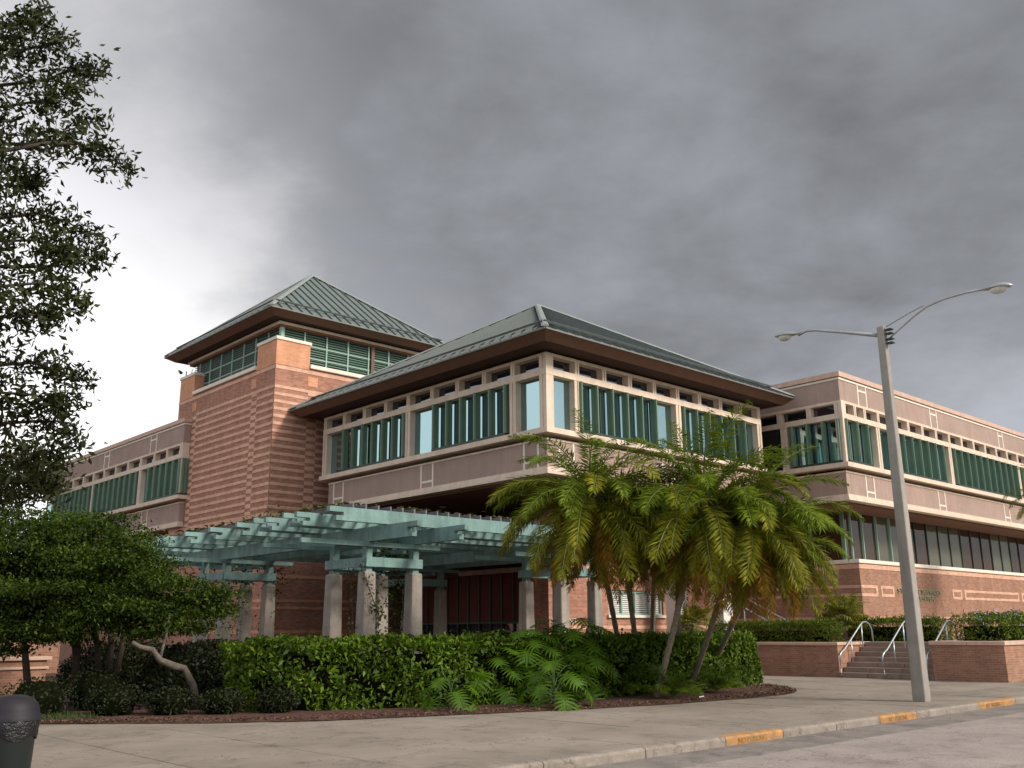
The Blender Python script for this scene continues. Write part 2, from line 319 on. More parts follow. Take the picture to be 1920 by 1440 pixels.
def leaves(pts, size, nrm=None, tilt=.8, asp=.42, droop=0.0, sv=.35):
    """one folded leaf per point -> verts, quads"""
    n = len(pts); pts = np.asarray(pts)
    a = rng.normal(size=(n, 3))
    if nrm is not None: a = a*tilt+nrm
    a /= np.linalg.norm(a, axis=1)[:, None]+1e-9                     # leaf normal
    d = rng.normal(size=(n, 3)); d[:, 2] -= droop; d -= (d*a).sum(1)[:, None]*a; d /= np.linalg.norm(d, axis=1)[:, None]+1e-9
    s = np.cross(a, d); L_ = size*(1+sv*rng.uniform(-1, 1, n))[:, None]; W_ = L_*asp
    v = np.stack([pts-d*L_*.5, pts+s*W_*.5+a*W_*.18, pts+d*L_*.5-a*L_*.1, pts-s*W_*.5+a*W_*.18], 1).reshape(-1, 3)
    return v, np.arange(n*4).reshape(-1, 4)
def leafobj(name, pts, size, m, parent=None, **kw):
    kk = {k: kw.pop(k) for k in ('nrm', 'tilt', 'asp', 'droop', 'sv') if k in kw}
    v, f = leaves(pts, size, **kk)
    off = np.array(rootloc(parent) if parent else (0, 0, 0))
    o = bpy.data.objects.new(name, npmesh(name, v-off, f, m)); COL.objects.link(o); o.parent = parent
    return tag(o, **kw)
def blob(c, r, n, shell=.55):
    d = rng.normal(size=(n, 3)); d /= np.linalg.norm(d, axis=1)[:, None]
    q = (shell+(1-shell)*rng.uniform(0, 1, n)**.7)[:, None]
    return np.array(c)+d*q*np.array(r)
def text_mesh(s, size, ext, m):
    cu = bpy.data.curves.new('lettering', 'FONT'); cu.body = s; cu.size = size; cu.extrude = ext
    o = bpy.data.objects.new('lettering', cu); COL.objects.link(o); dg = bpy.context.evaluated_depsgraph_get(); dg.update()
    me = bpy.data.meshes.new_from_object(o.evaluated_get(dg)); bpy.data.objects.remove(o); me.materials.clear(); me.materials.append(m); return me

# ---------------------------------------------------------------- ground, road, pavement, kerb
MB().box(-400, 400, -400, 400, -.5, -.30).build('ground', M['soil'], kind='structure')
rd = MB(); rd.add([(-120, -9, -.20), (160, -9, -.20), (160, 8.3, -.155), (-120, 8.3, -.155)], [(0, 1, 2, 3)])
rd.build('road', M['asphalt'], kind='structure')
gu = empty('gutter', (0, 8.7, -.15), kind='structure')
for i in range(-4, 24):
    x = i*3.0
    MB().hexa([(x+.006, 8.24+random.uniform(-.05, .05), -.3), (x+2.994, 8.24+random.uniform(-.05, .05), -.3), (x+2.994, 9.2, -.3), (x+.006, 9.2, -.3)],
              [(x+.006, 8.3, -.150), (x+2.994, 8.3, -.150), (x+2.994, 9.2, -.135), (x+.006, 9.2, -.135)]).build('gutter_slab', M['gutter'], gu)
kb = empty('kerb', (0, 9.3, -.14), kind='structure')
kprof = lambda x: [(x, 9.17, -.3), (x, 9.17, -.03), (x, 9.20, .0), (x, 9.36, .004), (x, 9.36, -.3)]
cuts = [-12, -9, -6, -3, 0, 3, 6, 9, 11, 12.9, 14.5, 16.2, 17.8, 19.3, 20.8, 22.3, 24.3, 27, 30, 33, 36, 39, 42, 45, 48, 51, 54, 57, 60]
ylw = {12.9, 17.8, 22.3, 27, 33}
for a, b in zip(cuts[:-1], cuts[1:]):
    o = MB().extrude(kprof(a+.005), (b-a-.01, 0, 0)).build('kerb_stone', M['yellow'] if a in ylw else M['kerb'], kb, bevel=.012)
    if a in ylw:
        o['label'] = 'worn yellow painted kerb stone with faded stencilling'
        t = link('lettering', text_mesh('NO PARKING', .13, .001, M['stencil']), o, (a+.32, 9.166, -.125), (R(90), 0, 0))
pv = empty('pavement', (0, 15, 0), kind='structure')
MB().box(-60, 60, 9.36, 20.6, -.3, -.03).build('pavement_base', M['gutter'], pv)
for i in range(-6, 20):
    for j in range(6):
        x0, y0 = i*1.87, 9.37+j*1.87
        if x0 > 31 and y0 > 11: continue
        dz_ = random.uniform(-.003, .003); g = .006
        MB().box(x0+g, x0+1.87-g, y0+g, min(y0+1.87-g, 20.6), -.03, .0+dz_).build('paving_slab', M['walk'], pv)
MB().box(35.5, 60, 11.24, 12.5, -.03, .001).build('paving_slab', M['walk'], pv)
# forecourt paving around pergola and pavilion
MB().box(-20, 60, 20.62, 70, -.3, -.012).build('forecourt', M['paver'], kind='structure')
bed_edge = [(-2, 24), (4, 22.2), (6.2, 19.5), (7.1, 18.6), (8.5, 17.2), (10.1, 16.15), (12.1, 15.45), (14.05, 14.75), (15.4, 14.3), (17.4, 13.88), (20.1, 13.66), (21.8, 13.68), (22.75, 13.95), (23.6, 14.5), (24.4, 15.3), (25.0, 16.2), (25.0, 17.6), (24.0, 18.3)]
back = [(20, 18.4), (14, 19.2), (10, 21.5), (6, 24.5), (0, 28)]
bp = bed_edge+back; n = len(bp); cx, cy = 14, 18
m_ = MB(); m_.add([(x, y, .012) for x, y in bp]+[(cx+(x-cx)*.93, cy+(y-cy)*.90, .055) for x, y in bp],
                  [(i, (i+1) % n, n+(i+1) % n, n+i) for i in range(n)]+[tuple(range(n, 2*n))])
m_.build('planting_bed', M['mulch'], kind='structure')
# bark chips scattered at the front of the bed
ed = np.array(bed_edge[1:16]); P = []
for _ in range(5200):
    i = rng.integers(0, len(ed)-1); q = ed[i]+(ed[i+1]-ed[i])*rng.uniform(); c = np.array([15., 18.5]); dd = c-q; dd /= np.linalg.norm(dd)
    q = q+dd*(abs(rng.normal())*.6-.04); P.append((q[0], q[1], .035+rng.uniform(0, .03)))
leafobj('bark_chips', P, .07, M['chip'], nrm=np.array([0, 0, 1.2]), tilt=.5, asp=.35, label='scattered brown bark chips along the edge of the planting bed', cat='bark chips', kind='stuff')
MB().extrude([(19.0, 14.18, .06), (19.14, 14.17, .07), (19.22, 14.20, .07), (19.1, 14.24, .06)], (0, 0, .02)).build('paper_scrap', M['paper'], label='small white paper scrap lying on the mulch below the palms', cat='litter')
# grass by the bin
gp_ = np.stack([rng.uniform(5.2, 7.2, 2600), rng.uniform(19.0, 21.2, 2600), rng.uniform(.03, .10, 2600)], 1)
gp_ = gp_[(gp_[:, 1]-19.3) > (7.0-gp_[:, 0])*.55]
leafobj('grass_patch', gp_, .16, M['grass'], asp=.08, droop=-2, label='thin strip of grass between pavement and the dark shrubs', cat='grass', kind='stuff')

# ---------------------------------------------------------------- building
def facade(root, axis, plane, out, u0, u1, mull, cols, fins, hfr, z, endcol=.30, panel_u=None, glassm='glass', parapet=None, hup=()):
    """one storey of precast frame, glazing, fins and spandrel; u runs along the face, w is outward depth"""
    def bx(mb, a, b, w0, w1, z0, z1):
        p, q = plane+out*w0, plane+out*w1
        return mb.box(p, q, a, b, z0, z1) if axis == 'Y' else mb.box(a, b, p, q, z0, z1)
    def one(name, m, *a, parent=root, **k): return bx(MB(), *a).build(name, M[m], parent, **k)
    bs = lambda w_: u0-w_ if axis == 'Y' else u0+.5              # the Y face turns the corner, the X face butts against it
    one('header_beam', 'cream', bs(0), u1, -.5, 0, z['h0'], z['h1'])
    one('transom_beam', 'cream', bs(.01), u1, -.5, .01, z['t0'], z['t1'])
    one('sill', 'cream', bs(.12), u1+.05, -.5, .12, z['s0'], z['s1'])
    if u1-u0 > 2: one('wall_recess', 'dark', u0+1.0, u1, -1.0, -.95, z['s0'], z['h1'])
    us = sorted(mull)
    for za, zb, nm in ((z['t1'], z['h0'], 'clerestory_post'), (z['s1'], z['t0'], 'column')):
        if axis == 'Y':                                           # square pillar at the turn of the two faces
            p = MB(); bx(p, u0, u0+.15, -.36, 0, za, zb); bx(p, u0+.19, u0+.34, -.36, 0, za, zb); bx(p, u0+.15, u0+.19, -.36, -.03, za, zb)
            p.build(nm, M['cream'], root)
    for u in us:
        if u < u0+.5: continue
        p = MB()
        for a, b in ((-.105, -.02), (.02, .105)): bx(p, u+a, u+b, -.30, 0, z['t1'], z['h0'])
        bx(p, u-.02, u+.02, -.30, -.03, z['t1'], z['h0']); p.build('clerestory_post', M['cream'], root)
    for c in cols:
        if c < u0+.5: continue
        p = MB()
        for a, b in ((-.16, -.025), (.025, .16)): bx(p, c+a, c+b, -.30, 0, z['s1'], z['t0'])
        bx(p, c-.025, c+.025, -.30, -.03, z['s1'], z['t0']); p.build('column', M['cream'], root)
    ends_ = list(zip([max(a, u0+.27) for a in us[:-1]], us[1:])); ends_ = [(a, b) for a, b in ends_ if b-a > .12]
    for a, b in ends_:
        one('clerestory_pane', 'glass_top', a, b, -.31, -.29, z['t1'], z['h0'])
    for a, b in ends_:
        pane = one('window_pane', glassm, a+.035, b-.035, -.285, -.265, z['s1'], z['t0'])
        one('window_frame', 'greendk', a-.03, a+.03, -.30, -.235, z['s1'], z['t0'])
    for a, b in fins:
        k = max(2, int(round((b-a)/.765))); st = (b-a)/k
        one('fin_rail', 'greendk', a-.05, b+.05, -.21, .09, z['s1']+.015, z['s1']+.10)
        for i in range(k+1):
            u = a+i*st; p = MB()
            pts = [(-.05, -.19), (.03, -.19), (.055, -.10), (.065, .03), (.045, .09), (-.02, .10), (-.045, .03), (-.03, -.10)]
            v = []
            for du, wv in pts: v.append((plane+out*wv, u+du) if axis == 'Y' else (u+du, plane+out*wv))
            if (axis == 'Y') == (out < 0): v = v[::-1]
            p.prism(v, z['s1']+.10, z['t0']-.01); p.build('fin', M['green'], root)
    pu0, pu1 = panel_u or (u0, u1)
    pu0 = u0+.16 if axis == 'Y' else u0+.5
    one('panel_cap', 'cream', bs(-.13), pu1, -.5, -.13, z['p1'], z['p1']+.07)
    hs = sorted(hfr); edges = [pu0]+[q for h in hs for q in h]+[pu1]
    for a, b in zip(edges[:-1], edges[1:]):
        if b-a > .02: one('spandrel_panel', 'panel', a+.006, b-.006, -.5, -.16, z['f1'], z['p1'])
    for a, b in hs:
        g = MB()
        for c in (a, b): bx(g, c-.04, c+.04, -.3, -.145, z['f1'], z['p1'])
        zz = z['f1']+.26*(z['p1']-z['f1']); bx(g, a+.04, b-.04, -.3, -.148, zz-.04, zz+.04); g.build('panel_trim', M['cream_light'], root)
    g = MB(); bx(g, bs(-.06), pu1+.02, -.5, -.06, z['f0'], z['f0']+.13); bx(g, bs(-.10), pu1, -.5, -.10, z['f0']+.13, z['f1']); g.build('fascia_band', M['cream'], root)
    if parapet:
        zp = parapet; hs = sorted(hup); edges = [bs(-.05)]+[q for h in hs for q in h]+[u1]
        for a, b in zip(edges[:-1], edges[1:]):
            if b-a > .02: one('parapet_panel', 'panel', a+.006, b-.006, -.5, -.05, z['h1'], zp-.09)
        one('parapet_band', 'cream_light', bs(-.02), u1, -.5, -.02, zp-.09, zp)
        one('coping', 'coping', bs(.04), u1+.03, -.5, .04, zp+.03, zp+.24)
        one('coping_gap', 'soffit', bs(-.06), u1, -.5, -.06, zp, zp+.03)
        for a, b in hs:
            g = MB()
            for c in (a, b): bx(g, c-.04, c+.04, -.3, -.035, z['h1'], zp-.09)
            zz = zp-.09-.26*(zp-.09-z['h1']); bx(g, a+.04, b-.04, -.3, -.038, zz-.04, zz+.04); g.build('panel_trim', M['cream_light'], root)

ZC = dict(h0=10.79, h1=10.90, t0=10.12, t1=10.35, s0=8.06, s1=8.25, p1=7.86, f1=6.95, f0=6.70)

def hip_roof(root, x0, x1, y0, y1, ze, apex, st, wall, zin, inset, rail=.13):
    A = Vector(apex); c = [Vector((x0, y0, ze)), Vector((x1, y0, ze)), Vector((x1, y1, ze)), Vector((x0, y1, ze))]
    rf = empty('roof', (0, 0, 0)); rf.parent = root; rf.location = Vector((0, 0, ze))-rootloc(root)+Vector((0, 0, 0))
    rl = rf
    for i in range(4):
        P0, P1 = c[i], c[(i+1) % 4]; e = P1-P0; Ln = e.length; e.normalize()
        sA = (A-P0).dot(e); foot = P0+e*sA; up = A-foot; nrm = e.cross(up).normalized()
        if nrm.z < 0: nrm = -nrm
        hh = lambda s: max(0, min(1, s/sA, (Ln-s)/(Ln-sA)))
        k = int(round(Ln/st)); ss = [Ln*j/k for j in range(k+1)]
        for a, b in zip(ss[:-1], ss[1:]):
            pts = [P0+e*a, P0+e*b, P0+e*b+up*hh(b)] + ([A.copy()] if a < sA < b else []) + [P0+e*a+up*hh(a)]
            q = []
            for p in pts:
                if not q or (p-q[-1]).length > 1e-4: q.append(p)
            if len(q) >= 3: MB().extrude([p+nrm*random.uniform(0, .004) for p in q], -nrm*.05).build('roof_panel', M['roof'], rl)
        for s in ss[1:-1]:
            h = hh(s); b0, b1 = P0+e*s, P0+e*s+up*h
            MB().extrude([b0-e*.022, b0+e*.022, b0+e*.022+nrm*.065, b0-e*.022+nrm*.065], b1-b0).build('seam', M['seam'], rl)
        # snow rail above the eave
        if rail:
            a, b = .06*Ln, .94*Ln; h = .085
            MB().extrude([P0+e*(hh(0)*0+Ln*.045)+up*h+nrm*.10, P0+e*(Ln*.045)+up*h+nrm*.17, P0+e*(Ln*.045)+up*(h+.012)+nrm*.17, P0+e*(Ln*.045)+up*(h+.012)+nrm*.10], e*(Ln*.91)).build('snow_rail', M['seam'], rl)
        hd = (A-P0); side = hd.cross(Vector((0, 0, 1))).normalized()
        MB().extrude([P0-side*.13+Vector((0, 0, .035)), P0+side*.13+Vector((0, 0, .035)), P0+side*.06+Vector((0, 0, .12)), P0-side*.06+Vector((0, 0, .12))], hd).build('ridge_cap', M['ridge'], rl)
        # eave edge, inclined fascia, soffit
        nx = Vector((-e.y, e.x, 0)) if ((Vector((-e.y, e.x, 0))).dot(Vector(((x0+x1)/2, (y0+y1)/2, ze))-P0) > 0) else Vector((e.y, -e.x, 0))
        o = -.04; up_ = Vector((0, 0, .02))
        MB().extrude([P0+nx*.03-Vector((0, 0, .0)), P0+nx*o-Vector((0, 0, 0)), P0+nx*o-Vector((0, 0, .055)), P0+nx*.03-Vector((0, 0, .055))], e*Ln).build('eave_trim', M['eave'], root)
        t0, t1 = P0+nx*.02+e*.02-Vector((0, 0, .056)), P1+nx*.02-e*.02-Vector((0, 0, .056))
        q0, q1 = P0+nx*inset+e*inset, P1+nx*inset-e*inset; q0.z = q1.z = zin
        MB().add([t0, t1, q1, q0, t0+nx*.1, t1+nx*.1, q1+nx*.1+Vector((0, 0, .05)), q0+nx*.1+Vector((0, 0, .05))], [(0, 1, 2, 3), (4, 7, 6, 5), (0, 3, 7, 4), (1, 5, 6, 2), (0, 4, 5, 1), (3, 2, 6, 7)]).build('fascia', M['fascia'], root)
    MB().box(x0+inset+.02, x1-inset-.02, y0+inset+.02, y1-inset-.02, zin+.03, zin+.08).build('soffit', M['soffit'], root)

# --- pavilion -----------------------------------------------------------------
PX0, PX1, PY0, PY1 = 22.37, 35.45, 22.40, 36.55
pav = empty('pavilion', (28.9, 29.5, 0), 'hip roofed upper storey pavilion with cream framed windows, raised over the entrance behind the palms', 'building')
mY = [22.55+1.545*i for i in range(10)]; mX = [22.50+1.435*i for i in range(10)]
mY[-1] = PY1-.12; mX[-1] = PX1-.12
facade(pav, 'Y', PX0, -1, PY0, PY1, mY, [mY[0]+.02, mY[1], mY[5], mY[9]-.03], [(24.45, 28.55), (30.5, 34.85)], [(23.0, 23.7), (28.8, 29.53), (35.03, 35.76)], ZC, panel_u=(22.6, 36.2))
facade(pav, 'X', PY0, -1, PX0, PX1, mX, [mX[0]+.02, mX[1], mX[5], mX[9]-.03], [(24.05, 28.2), (29.95, 34.1)], [(23.1, 23.8), (28.7, 29.4), (34.2, 34.9)], ZC, panel_u=(22.6, 35.2))
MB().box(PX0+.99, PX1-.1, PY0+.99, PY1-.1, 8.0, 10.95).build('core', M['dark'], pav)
MB().box(PX1-.1, PX1, PY0+.5, PY1, 6.7, 10.9).build('side_wall', M['panel'], pav)
MB().box(PX0+.5, PX1, PY1-.1, PY1, 6.7, 10.9).build('side_wall', M['panel'], pav)
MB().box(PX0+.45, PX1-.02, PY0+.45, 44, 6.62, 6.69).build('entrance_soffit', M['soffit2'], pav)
MB().box(PX0+.5, PX1-.1, PY0+.5, PY1-.1, 6.75, 8.0).build('floor_slab', M['dark'], pav)
for x, y in ((25.04, 31.3), (27.34, 31.3), (25.04, 26.5), (27.3, 26.5), (30, 26.5)):
    MB().lathe([(0, -.03), (.11, -.03), (.13, 0)], (x, y, 6.62), 12).build('downlight', M['white'], pav)
hip_roof(pav, PX0-1.15, PX1+.95, PY0-1.15, PY1+1.05, 11.27, (29.0, 29.5, 15.9), .55, 0, 10.95, .34)
for x, y in ((33.0, 23.3), (32.2, 24.9)):
    c = empty('round_column' if 0 else 'support_column', (x, y, 0)); c.parent = pav; c.location = Vector((x, y, 0))-pav.location
    MB().box(x-.33, x+.33, y-.33, y+.33, 0, 6.62).build('column_shaft', M['white'], c, bevel=.03)
    MB().box(x-.42, x+.42, y-.42, y+.42, 0, .5).build('column_base', M['cream'], c, bevel=.02)

# --- ground floor under the pavilion: entrance wall ----------------------------
ent = empty('entrance_front', (27.5, 31, 0), 'recessed entrance front of oxide red panels and dark glass doors under the pavilion', 'entrance')
for i, y in enumerate([28.9+.72*k for k in range(11)]):
    MB().box(27.50, 27.6, y+.03, y+.69, 1.95, 3.93).build('door_panel', M['brownpanel'], ent)
    MB().box(27.44, 27.6, y-.025, y+.025, 0, 3.93).build('mullion', M['louvre'], ent)
    MB().box(27.52, 27.6, y+.03, y+.69, 4.12, 6.6).build('upper_pane', M['glass_low'], ent)
    MB().box(27.52, 27.6, y+.03, y+.69, 0.02, 1.88).build('door_pane', M['glass_top'], ent)
MB().box(27.42, 27.6, 28.9, 36.8, 1.88, 1.95).build('door_head', M['louvre'], ent)
MB().box(27.3, 27.6, 28.9, 33.0, 3.93, 4.12).build('head_beam', M['cream'], ent)
MB().box(27.44, 27.6, 33.0, 36.8, 3.93, 4.12).build('head_beam', M['fascia'], ent)
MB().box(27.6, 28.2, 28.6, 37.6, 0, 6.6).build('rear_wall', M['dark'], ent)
gw = empty('ground_floor_wall', (29, 26, 0), 'red brick ground floor wall with a lit window and white lettering behind the palm trunks', 'wall')
MB().box(25.9, 29.25, 26.0, 26.5, 0, 6.6).build('brick_wall', M['brick'], gw)
MB().box(32.7, 41, 26.0, 26.5, 0, 6.6).build('brick_wall', M['brick'], gw)
MB().box(29.25, 32.7, 26.0, 26.5, 0, 2.1).build('brick_wall', M['brick'], gw)
MB().box(29.25, 32.7, 26.0, 26.5, 3.15, 6.6).build('brick_wall', M['brick'], gw)
MB().box(25.9, 26.2, 26.5, 27.4, 0, 6.6).build('brick_wall', M['brick'], gw)
wn = empty('window', (31, 26, 2.1)); wn.parent = gw; wn.location = Vector((31, 26, 2.1))-gw.location
MB().box(29.15, 32.8, 25.9, 26.2, 2.06, 2.17).build('window_sill', M['cream_light'], wn)
for x in (29.3, 30.15, 31.0, 31.85, 32.65): MB().box(x-.035, x+.035, 26.08, 26.16, 2.17, 3.15).build('window_bar', M['louvre_frame'], wn)
for z in (3.1, 2.2): MB().box(29.25, 32.7, 26.085, 26.155, z-.04, z+.04).build('window_bar', M['louvre_frame'], wn)
MB().box(29.25, 32.7, 26.2, 26.22, 2.17, 3.15).build('window_pane', M['glass'], wn)
for k in range(12):
    z = 2.22+k*.077; MB().box(29.28, 32.68, 26.175, 26.19, z, z+.05).build('blind_slat', M['white'], wn)
for z in (1.62, 1.25, 3.9, 4.4): MB().box(25.9, 41, 25.985, 26.0, z, z+.135).build('brick_band', M['brick_pink'], gw)
link('lettering', text_mesh('STUDENT', .27, .015, M['white']), gw, (26.0, 25.97, 1.84), (R(90), 0, 0), (1.15, 1, 1))

# --- tower -----------------------------------------------------------------------
TX0, TX1, TY0, TY1 = 20.42, 29.5, 37.66, 47.74
tw = empty('brick_tower', (25, 42.7, 0), 'square brick tower with pink brick stripes, louvred top and green pyramid roof', 'tower')
MB().box(TX0, TX1, TY0, TY1, 0, 13.36).build('brick_wall', M['brick'], tw)
def band(x0, x1, y0, y1, z0, z1, m='brick_pink', face='L', p=.018):
    (MB().box(TX0-p, TX0, y0, y1, z0, z1) if face == 'L' else MB().box(x0, x1, TY0-p, TY0, z0, z1)).build('brick_band', M[m], tw)
P5 = .3385; k = 0; zz = 12.38
while zz > 6.75:
    z0, z1 = zz-.135, zz; zs0, zs1 = z0-P5/2, z1-P5/2
    first = k == 0
    band(0, 0, TY0-.018, 39.22, z0, z1)
    band(0, 0, 39.72, 45.5, z0, z1)
    band(TX0-.018, 22.13, 0, 0, z0, z1, face='R'); band(22.63, TX1, 0, 0, z0, z1, face='R')
    if first:
        band(0, 0, 39.22, 39.72, zs0+.05, z1); band(22.13, 22.63, 0, 0, zs0+.05, z1, face='R')
    else:
        band(0, 0, 39.22, 39.72, zs0-.03, zs1+.03); band(22.13, 22.63, 0, 0, zs0-.03, zs1+.03, face='R')
    band(0, 0, 45.5, 45.95, zs0-.03, zs1+.03)
    zz -= P5; k += 1
band(0, 0, TY0-.018, TY1, 6.28, 6.66); band(TX0-.018, TX1, 0, 0, 6.28, 6.66, face='R')
for z0, z1 in ((3.86, 4.0), (2.86, 2.97), (2.55, 2.66), (1.55, 1.68), (5.2, 5.33)):
    band(0, 0, TY0-.018, TY1, z0, z1, m='brick_salmon'); band(TX0-.018, TX1, 0, 0, z0, z1, m='brick_salmon', face='R')
band(0, 0, TY0-.018, TY1, 13.14, 13.30); band(TX0-.018, TX1, 0, 0, 13.14, 13.30, face='R')
for a, b in ((39.36, 39.82), (45.6, 46.05)): band(0, 0, a, b, 12.52, 12.98, 'brick_salmon')
band(22.1, 22.62, 0, 0, 12.56, 13.02, 'brick_salmon', 'R')
# corner piers
for nm, x0, x1, y0, y1 in (('p', TX0, 22.16, TY0, 39.43), ('p', TX0, 22.16, 46.04, TY1), ('p', 27.8, TX1, TY0, 39.43)):
    pr = empty('corner_pier', (0, 0, 0)); pr.parent = tw; pr.location = Vector(((x0+x1)/2, (y0+y1)/2, 13.36))-tw.location
    MB().box(x0, x1, y0, y1, 13.36, 14.50).build('pier_brick', M['brick_salmon'], pr)
    MB().box(x0-.05, x1+.05, y0-.05, y1+.05, 14.50, 14.66).build('pier_cap', M['cream_light'], pr, bevel=.02)
MB().box(TX0-.10, TX0+.6, 39.43, 46.04, 13.40, 13.60).build('ledge', M['cream_light'], tw, bevel=.03)
MB().box(22.16, 27.8, TY0-.10, TY0+.6, 13.40, 13.60).build('ledge', M['cream_light'], tw, bevel=.03)
MB().box(TX0+.02, TX0+.6, TY0+.02, TY1-.02, 13.36, 13.40).build('brick_course', M['brick'], tw)
MB().box(TX0+.02, TX1-.02, TY0+.02, TY0+.6, 13.36, 13.395).build('brick_course', M['brick'], tw)
lx, ly = TX0+.48, TY0+.48
MB().box(lx+.12, TX1-.5, ly+.12, TY1-.5, 13.4, 15.6).build('louvre_core', M['greendk'], tw)
for i in range(15):                                            # louvre blades, each its own blade, both seen faces
    z = 13.62+i*.115
    MB().hexa([(lx, ly+.1, z), (lx+.09, ly+.1, z+.05), (lx+.09, TY1-.5, z+.05), (lx, TY1-.5, z)], [(lx, ly+.1, z+.05), (lx+.09, ly+.1, z+.10), (lx+.09, TY1-.5, z+.10), (lx, TY1-.5, z+.05)]).build('louvre_blade', M['louvre'], tw)
    MB().hexa([(lx+.1, ly, z), (lx+.1, ly+.09, z+.05), (TX1-.5, ly+.09, z+.05), (TX1-.5, ly, z)], [(lx+.1, ly, z+.05), (lx+.1, ly+.09, z+.10), (TX1-.5, ly+.09, z+.10), (TX1-.5, ly, z+.05)]).build('louvre_blade', M['louvre'], tw)
MB().box(lx-.08, lx+.1, ly-.08, ly+.1, 13.6, 15.36).build('louvre_post', M['louvre_frame'], tw)
for y in (39.3, 40.5, 41.7, 42.9, 44.1, 45.3, 46.5): MB().box(lx-.05, lx+.0, y-.035, y+.035, 13.6, 15.36).build('louvre_post', M['louvre_frame'], tw)
for x in (22.1, 23.3, 24.5, 25.7, 26.9, 28.1): MB().box(x-.035, x+.035, ly-.05, ly, 13.6, 15.36).build('louvre_post', M['louvre_frame'], tw)
for z in (14.05, 14.62):
    MB().box(lx-.046, lx-.001, ly, TY1-.5, z-.025, z+.025).build('louvre_rail', M['louvre_frame'], tw)
    MB().box(lx, TX1-.5, ly-.046, ly-.001, z-.025, z+.025).build('louvre_rail', M['louvre_frame'], tw)
g = MB().box(lx-.30, lx+.02, ly-.30, TY1-.3, 15.36, 15.47); g.box(lx+.02, TX1-.3, ly-.30, ly+.02, 15.36, 15.47); g.build('top_beam', M['cream'], tw)
g = MB().box(lx-.2, lx+.1, ly-.2, TY1-.3, 15.27, 15.36); g.box(lx+.1, TX1-.3, ly-.2, ly+.1, 15.27, 15.36); g.build('beam_soffit', M['soffit2'], tw)
MB().box(25.80, 25.98, TY0-.02+.36, TY0+.42, 9, 15.4).build('downpipe', M['fascia'], tw)
hip_roof(tw, TX0-.72, TX1+.72, TY0-.62, TY1+.62, 15.78, (25.0, 42.7, 20.1), .53, 0, 15.50, .40)
cam_ = empty('security_camera', (TX0+.1, TY1-.35, 14.66), 'small camera and bracket on the far left corner pier of the tower', 'camera')
MB().tube([(TX0+.1, TY1-.35, 14.66), (TX0+.1, TY1-.35, 14.98)], .03).build('bracket', M['greendk'], cam_)
MB().tube([(TX0-.1, TY1-.15, 14.9), (TX0+.0, TY1+.35, 15.12)], [.09, .06]).build('camera_body', M['greendk'], cam_)
MB().tube([(TX0+.3, TY1-.5, 14.66), (TX0+.35, TY1-.5, 15.1)], .02).build('aerial', M['greendk'], cam_)

# --- right wing ------------------------------------------------------------------
WX0, WY0 = 36.75, 19.30
wr = empty('office_wing', (50, 28, 0), 'long right hand wing with a row of green fins above brown brick wall and terrace', 'building')
mw = [36.95, 37.9, 38.75]+[39.95+1.447*i for i in range(24)]
facade(wr, 'X', WY0, -1, WX0, 74.0, mw, [39.8, 47.1, 55.8, 64.5], [(36.95, 38.75), (41.3, 46.2), (47.5, 55.4), (56.2, 64.0)], [(38.55, 39.25), (45.55, 46.25), (53.4, 54.1), (61, 61.7)], dict(ZC), panel_u=(36.8, 74), parapet=11.90, hup=[(38.37, 39.1), (45.4, 46.1), (53.6, 54.2), (61.8, 62.5)])
mL = [19.48, 20.85, 22.3, 23.9, 25.5, 27.1, 28.7]
facade(wr, 'Y', WX0, -1, WY0, 40.0, mL, [22.12], [(19.5, 21.7)], [], dict(ZC), panel_u=(19.45, 40), parapet=11.90)
MB().box(37.72, 73.9, WY0+.99, 39.9, 6.75, 11.9).build('core', M['dark'], wr)
MB().box(37.2, 73.9, WY0+.5, 39.9, 11.6, 11.9).build('roof_deck', M['coping'], wr)
MB().box(WX0+.4, 74, WY0+.45, 40, 6.60, 6.69).build('soffit', M['soffit2'], wr)
MB().box(WX0-.02, WX0+.55, 22.4, 40, 8.3, 10.1).build('dark_opening', M['dark'], wr)
GX, GY = 39.5, 21.3; BX, BY = 38.1, 19.9
xs = [GX, GX+.7]+[41.25+1.32*i for i in range(24)]
for i, (a, b) in enumerate(zip(xs[:-1], xs[1:])):
    MB().box(a+.03, b-.03, GY, GY+.04, 4.3, 6.62).build('window_pane', M['glass_blind'] if (i % 5 in (3, 4) or i == 7) else M['glass_low'], wr)
    MB().box(b-.03, b+.03, GY-(.10 if i < 4 else .05), GY+.02, 4.3, 6.62).build('mullion', M['louvre_frame'] if i < 4 else M['greendk'], wr)
MB().box(GX-.05, GX+.05, GY-.14, GY+.02, 4.3, 6.62).build('mullion', M['green'], wr)
ys = [GY+1.5*i for i in range(12)]
for a, b in zip(ys[:-1], ys[1:]):
    MB().box(GX, GX+.04, a+.05, b-.05, 4.3, 6.62).build('window_pane', M['glass_low'], wr)
    MB().box(GX-.14, GX+.02, b-.05, b+.05, 4.3, 6.62).build('mullion', M['green'], wr)
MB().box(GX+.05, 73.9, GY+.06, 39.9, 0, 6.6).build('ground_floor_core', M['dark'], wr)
MB().box(BX, 74, BY, BY+1.5, 0, 4.22).build('brick_wall', M['brick_low'], wr)
MB().box(BX, BX+1.5, BY+1.5, 40, 0, 4.22).build('brick_wall', M['brick_low'], wr)
MB().box(BX-.06, 74, BY-.06, BY+1.46, 4.22, 4.38).build('window_sill', M['cream_light'], wr, bevel=.02)
MB().box(BX-.06, BX+1.46, BY+1.46, 40, 4.22, 4.375).build('window_sill', M['cream_light'], wr)
MB().box(BX-.015, 74, BY-.015, BY, 4.0, 4.18).build('brick_band', M['brick_pink'], wr)
